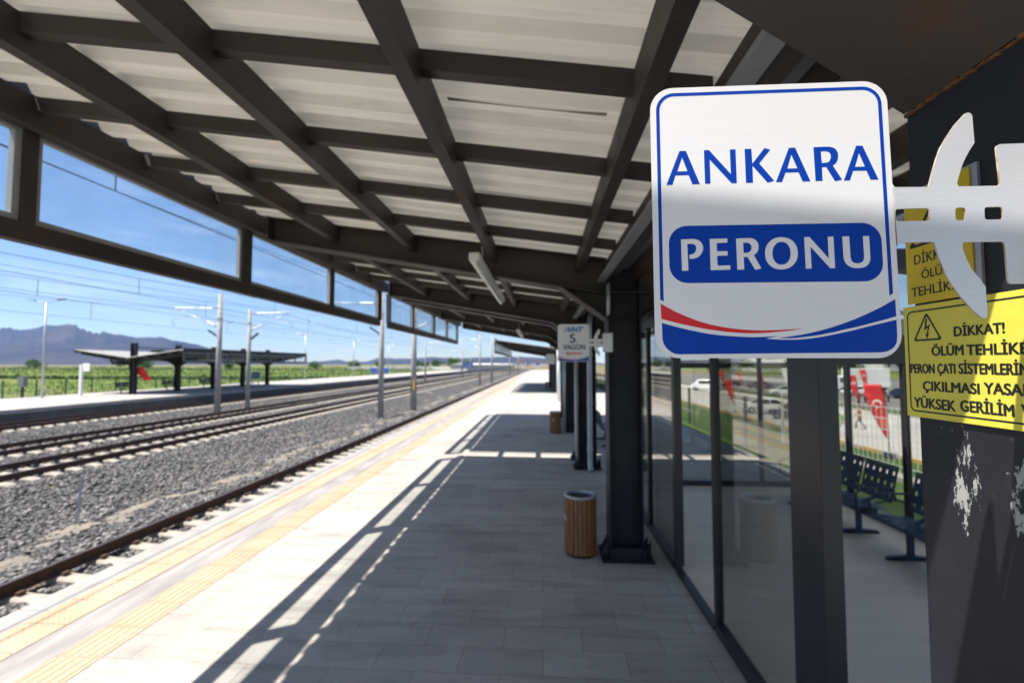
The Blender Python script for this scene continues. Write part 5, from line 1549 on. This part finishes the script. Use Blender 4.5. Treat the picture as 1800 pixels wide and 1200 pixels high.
car('white car right of the blue car', 62, 79.99, R(140), M['white_gloss'], 0)
car('silver car deep in the car park', 60, 95.86, R(95), M['greycar'], 1)
# box truck
e = empty('box_truck', 'white box truck at the back of the car park', 'truck', (54.4, 83.4, -2.61), R(176))
MB().box(-3.6, 2.6, -1.25, 1.25, .95, 4.1).build('cargo_box', M['white'], e, bevel=.05)
MB().prism([(2.75, .6), (4.6, .6), (4.7, 1.4), (4.35, 2.75), (2.75, 2.9)], (0, -1.15, 0), (1, 0, 0), (0, 0, 1), (0, 1, 0), 2.3).build('cab', M['white_gloss'], e, bevel=.06)
MB().hexa([(4.60, -1.0, 1.6), (4.68, -1.0, 1.6), (4.68, 1.0, 1.6), (4.60, 1.0, 1.6), (4.34, -1.0, 2.55), (4.42, -1.0, 2.55), (4.42, 1.0, 2.55), (4.34, 1.0, 2.55)]).build('windscreen', M['carglass'], e)
for s in (-1, 1): MB().box(3.1, 4.1, min(s * 1.13, s * 1.17), max(s * 1.13, s * 1.17), 1.7, 2.5).build('side_window', M['carglass'], e)
MB().box(-3.5, 2.7, -.5, .5, .55, .95).build('chassis', M['blackp'], e)
for a in (-2.4, 3.6):
    for s in (-1, 1):
        ob = MB().lathe([(.0, -.14), (.45, -.14), (.48, 0), (.45, .14), (0, .14)], n=20).build('wheel', M['tyre'], e); ob.rotation_euler = (PI / 2, 0, 0); ob.location = (a, s * 1.05, .48)

def person(label, x, y, z, rz, top, legs, stride=.0, lean=.0, h=1.72):
    """one skinned body, hair and clothes as children"""
    e = empty('person', label, 'person', (x, y, z), rz)
    k = h / 1.72
    def skin(name, J, E, m, sub=2):
        me = bpy.data.meshes.new(name)
        me.from_pydata([tuple(Vector(p[:3]) * k) for p in J], E, [])
        ob = bpy.data.objects.new(name, me); COL.objects.link(ob); ob.parent = e
        me.materials.append(m)
        sk = ob.modifiers.new('skin', 'SKIN'); sk.use_smooth_shade = True
        for q, p in zip(me.skin_vertices[0].data, J):
            q.radius = (p[3] * k, (p[4] if len(p) > 4 else p[3]) * k)
        me.skin_vertices[0].data[0].use_root = True
        su = ob.modifiers.new('sub', 'SUBSURF'); su.levels = sub; su.render_levels = sub
        return ob
    s = stride
    J = [(0, 0, .94, .105, .145), (0, 0, 1.12, .10, .135), (0, .01 + lean, 1.36, .10, .165), (0, .02 + lean, 1.47, .06, .055), (0, .035 + lean, 1.56, .075, .075), (0, .04 + lean, 1.66, .085, .075),
         (-.10, 0, .88, .085), (-.11, s * .55, .49, .058), (-.11, s * .75 - .04, .09, .036), (-.12, s * .75 + .14, .035, .032),
         (.10, 0, .88, .085), (.11, -s * .3, .49, .058), (.11, -s * .95, .11, .036), (.12, -s * .95 + .15, .035, .032),
         (-.19, lean, 1.40, .055), (-.23, -s * .25 + lean, 1.14, .042), (-.21, -s * .1 + .10, .90, .028),
         (.19, lean, 1.40, .055), (.23, s * .25 + lean, 1.14, .042), (.21, s * .45 + .08, .92, .028)]
    E_ = [(0, 1), (1, 2), (2, 3), (3, 4), (4, 5), (0, 6), (6, 7), (7, 8), (8, 9), (0, 10), (10, 11), (11, 12), (12, 13), (2, 14), (14, 15), (15, 16), (2, 17), (17, 18), (18, 19)]
    b = skin('body', J, E_, M['skin'])
    for sd, hp in ((-1, J[16]), (1, J[19])):      # hands with fingers, grown from the wrists
        hx, hy, hz = hp[:3]
        for f_, ln in ((-.022, .075), (-.008, .085), (.007, .08), (.021, .065)):
            MB().tube([(hx * k, (hy + f_) * k, (hz - .05) * k), (hx * k, (hy + f_ * 1.2 + .01) * k, (hz - .05 - ln * .55) * k), ((hx - sd * .015) * k, (hy + f_ * 1.2 + .02) * k, (hz - .05 - ln) * k)], [.010 * k, .009 * k, .007 * k], 6).build('finger', M['skin'], b, smooth=True)
        MB().tube([(hx * k, (hy + .03) * k, (hz - .02) * k), ((hx - sd * .02) * k, (hy + .05) * k, (hz - .06) * k)], [.011 * k, .008 * k], 6).build('thumb', M['skin'], b, smooth=True)
    MB().lathe([(0, .0), (.012, -.004), (.016, -.02), (.0, -.04)], (0, (.125 + lean) * k, 1.63 * k), 8).build('nose', M['skin'], b, smooth=True)
    T = [(0, 0, .92, .12, .165), (0, 0, 1.12, .118, .155), (0, .01 + lean, 1.36, .12, .185), (0, .015 + lean, 1.43, .075, .08),
         (-.195, lean, 1.40, .068), (-.235, -s * .25 + lean, 1.14, .055), (-.215, -s * .13 + .08, .95, .043), (.195, lean, 1.40, .068), (.235, s * .25 + lean, 1.14, .055), (.215, s * .40 + .06, .97, .043)]
    skin('jacket', T, [(0, 1), (1, 2), (2, 3), (2, 4), (4, 5), (5, 6), (2, 7), (7, 8), (8, 9)], top)
    P = [(0, 0, .96, .115, .155), (-.10, 0, .88, .098), (-.11, s * .55, .49, .072), (-.11, s * .75 - .04, .10, .055), (.10, 0, .88, .098), (.11, -s * .3, .49, .072), (.11, -s * .95, .12, .055)]
    skin('trousers', P, [(0, 1), (1, 2), (2, 3), (0, 4), (4, 5), (5, 6)], legs)
    skin('hair', [(0, .0 + lean, 1.71, .085, .085), (0, -.03 + lean, 1.62, .075, .08)], [(0, 1)], M['hair'], 1)
    return e
person('walking person in a rust-orange coat and black trousers on the pale pavement', 23.5, 36.46, -2.62, R(70), M['rust_cloth'], M['black_cloth'], .42, .03)
person('standing person in a dark top beside the red flag left of the truck', 37.3, 57.90, -2.61, R(-150), M['black_cloth'], M['darkcar'], .06)
person('person in a blue shirt in front of the box truck', 40.3, 60.10, -2.61, R(160), M['blue_cloth'], M['black_cloth'], .1)
person('person in a grey shirt right of the small red flag', 43, 61.27, -2.61, R(-120), M['grey_cloth'], M['darkcar'], .12)
person('person in red among the cars at the truck front', 39, 59.31, -2.61, R(100), M['red'], M['black_cloth'], .05)

# planting and buildings on the right
tree('slim grey-green sapling on the bank behind the benches', 14.4, 24.6, -2.55, 2.9, 1.5, 91, 'leaf_bright', 650)
for i, (x, y, h, w) in enumerate([(95, 150, 5, 9), (128, 170, 6, 10), (70, 190, 5, 9), (150, 140, 6, 11), (110, 210, 6, 12), (175, 190, 6, 12), (60, 230, 5, 10), (205, 170, 7, 13)]):
    tree('dark green tree beyond the car park ' + ['behind the box truck', 'right of the box truck', 'left of the pale flag', 'above the blue car', 'in the gap of the far row', 'farther right of the truck', 'far left by the white hall', 'last on the right'][i], x, y, -1.8, h, w, 120 + i, 'leaf_dark', 900, 'trees beyond the car park')
for i, (x, y, w, d, h, lab) in enumerate([(62, 300, 26, 14, 5, 'low white hall in the fields beyond the railing'), (118, 235, 30, 12, 4.5, 'long pale shed beyond the car park trees'), (190, 260, 22, 14, 6, 'pale house with red roof beyond the box truck')]):
    e = empty('farm_building', lab, 'building', (x, y, -1.5), .2)
    MB().box(-w / 2, w / 2, 0, d, 0, h).build('wall', M['bwall'] if i else M['white'], e)
    MB().add([(-w / 2 - .4, -.4, h), (w / 2 + .4, -.4, h), (w / 2 + .4, d + .4, h), (-w / 2 - .4, d + .4, h), (-w / 2 - .4, d / 2, h + 2), (w / 2 + .4, d / 2, h + 2)], [(0, 1, 5, 4), (1, 2, 5), (2, 3, 4, 5), (3, 0, 4), (3, 2, 1, 0)]).build('roof', M['bwall'] if i < 2 else M['broof'], e)
    for a in (-.36, -.12, .12, .36): MB().box(w * a - .8, w * a + .8, -.06, .02, h * .4, h * .75).build('window', M['bglass'], e)

# ------------------------------------------------------------------ haze
hz = bx(-6500, 5200, -420, 9600, -6.0, 1150).build('haze', M['white'])
m = bpy.data.materials.new('haze_air'); m.use_nodes = True
nt = m.node_tree; nt.nodes.remove(nt.nodes['Principled BSDF'])
pv = nt.nodes.new('ShaderNodeVolumePrincipled')
pv.inputs['Color'].default_value = (0.36, 0.56, 1.0, 1)
pv.inputs['Density'].default_value = 0.00006
pv.inputs['Anisotropy'].default_value = 0.35
nt.links.new(pv.outputs[0], nt.nodes['Material Output'].inputs['Volume'])
hz.data.materials.clear(); hz.data.materials.append(m)
tag(hz, kind='stuff')
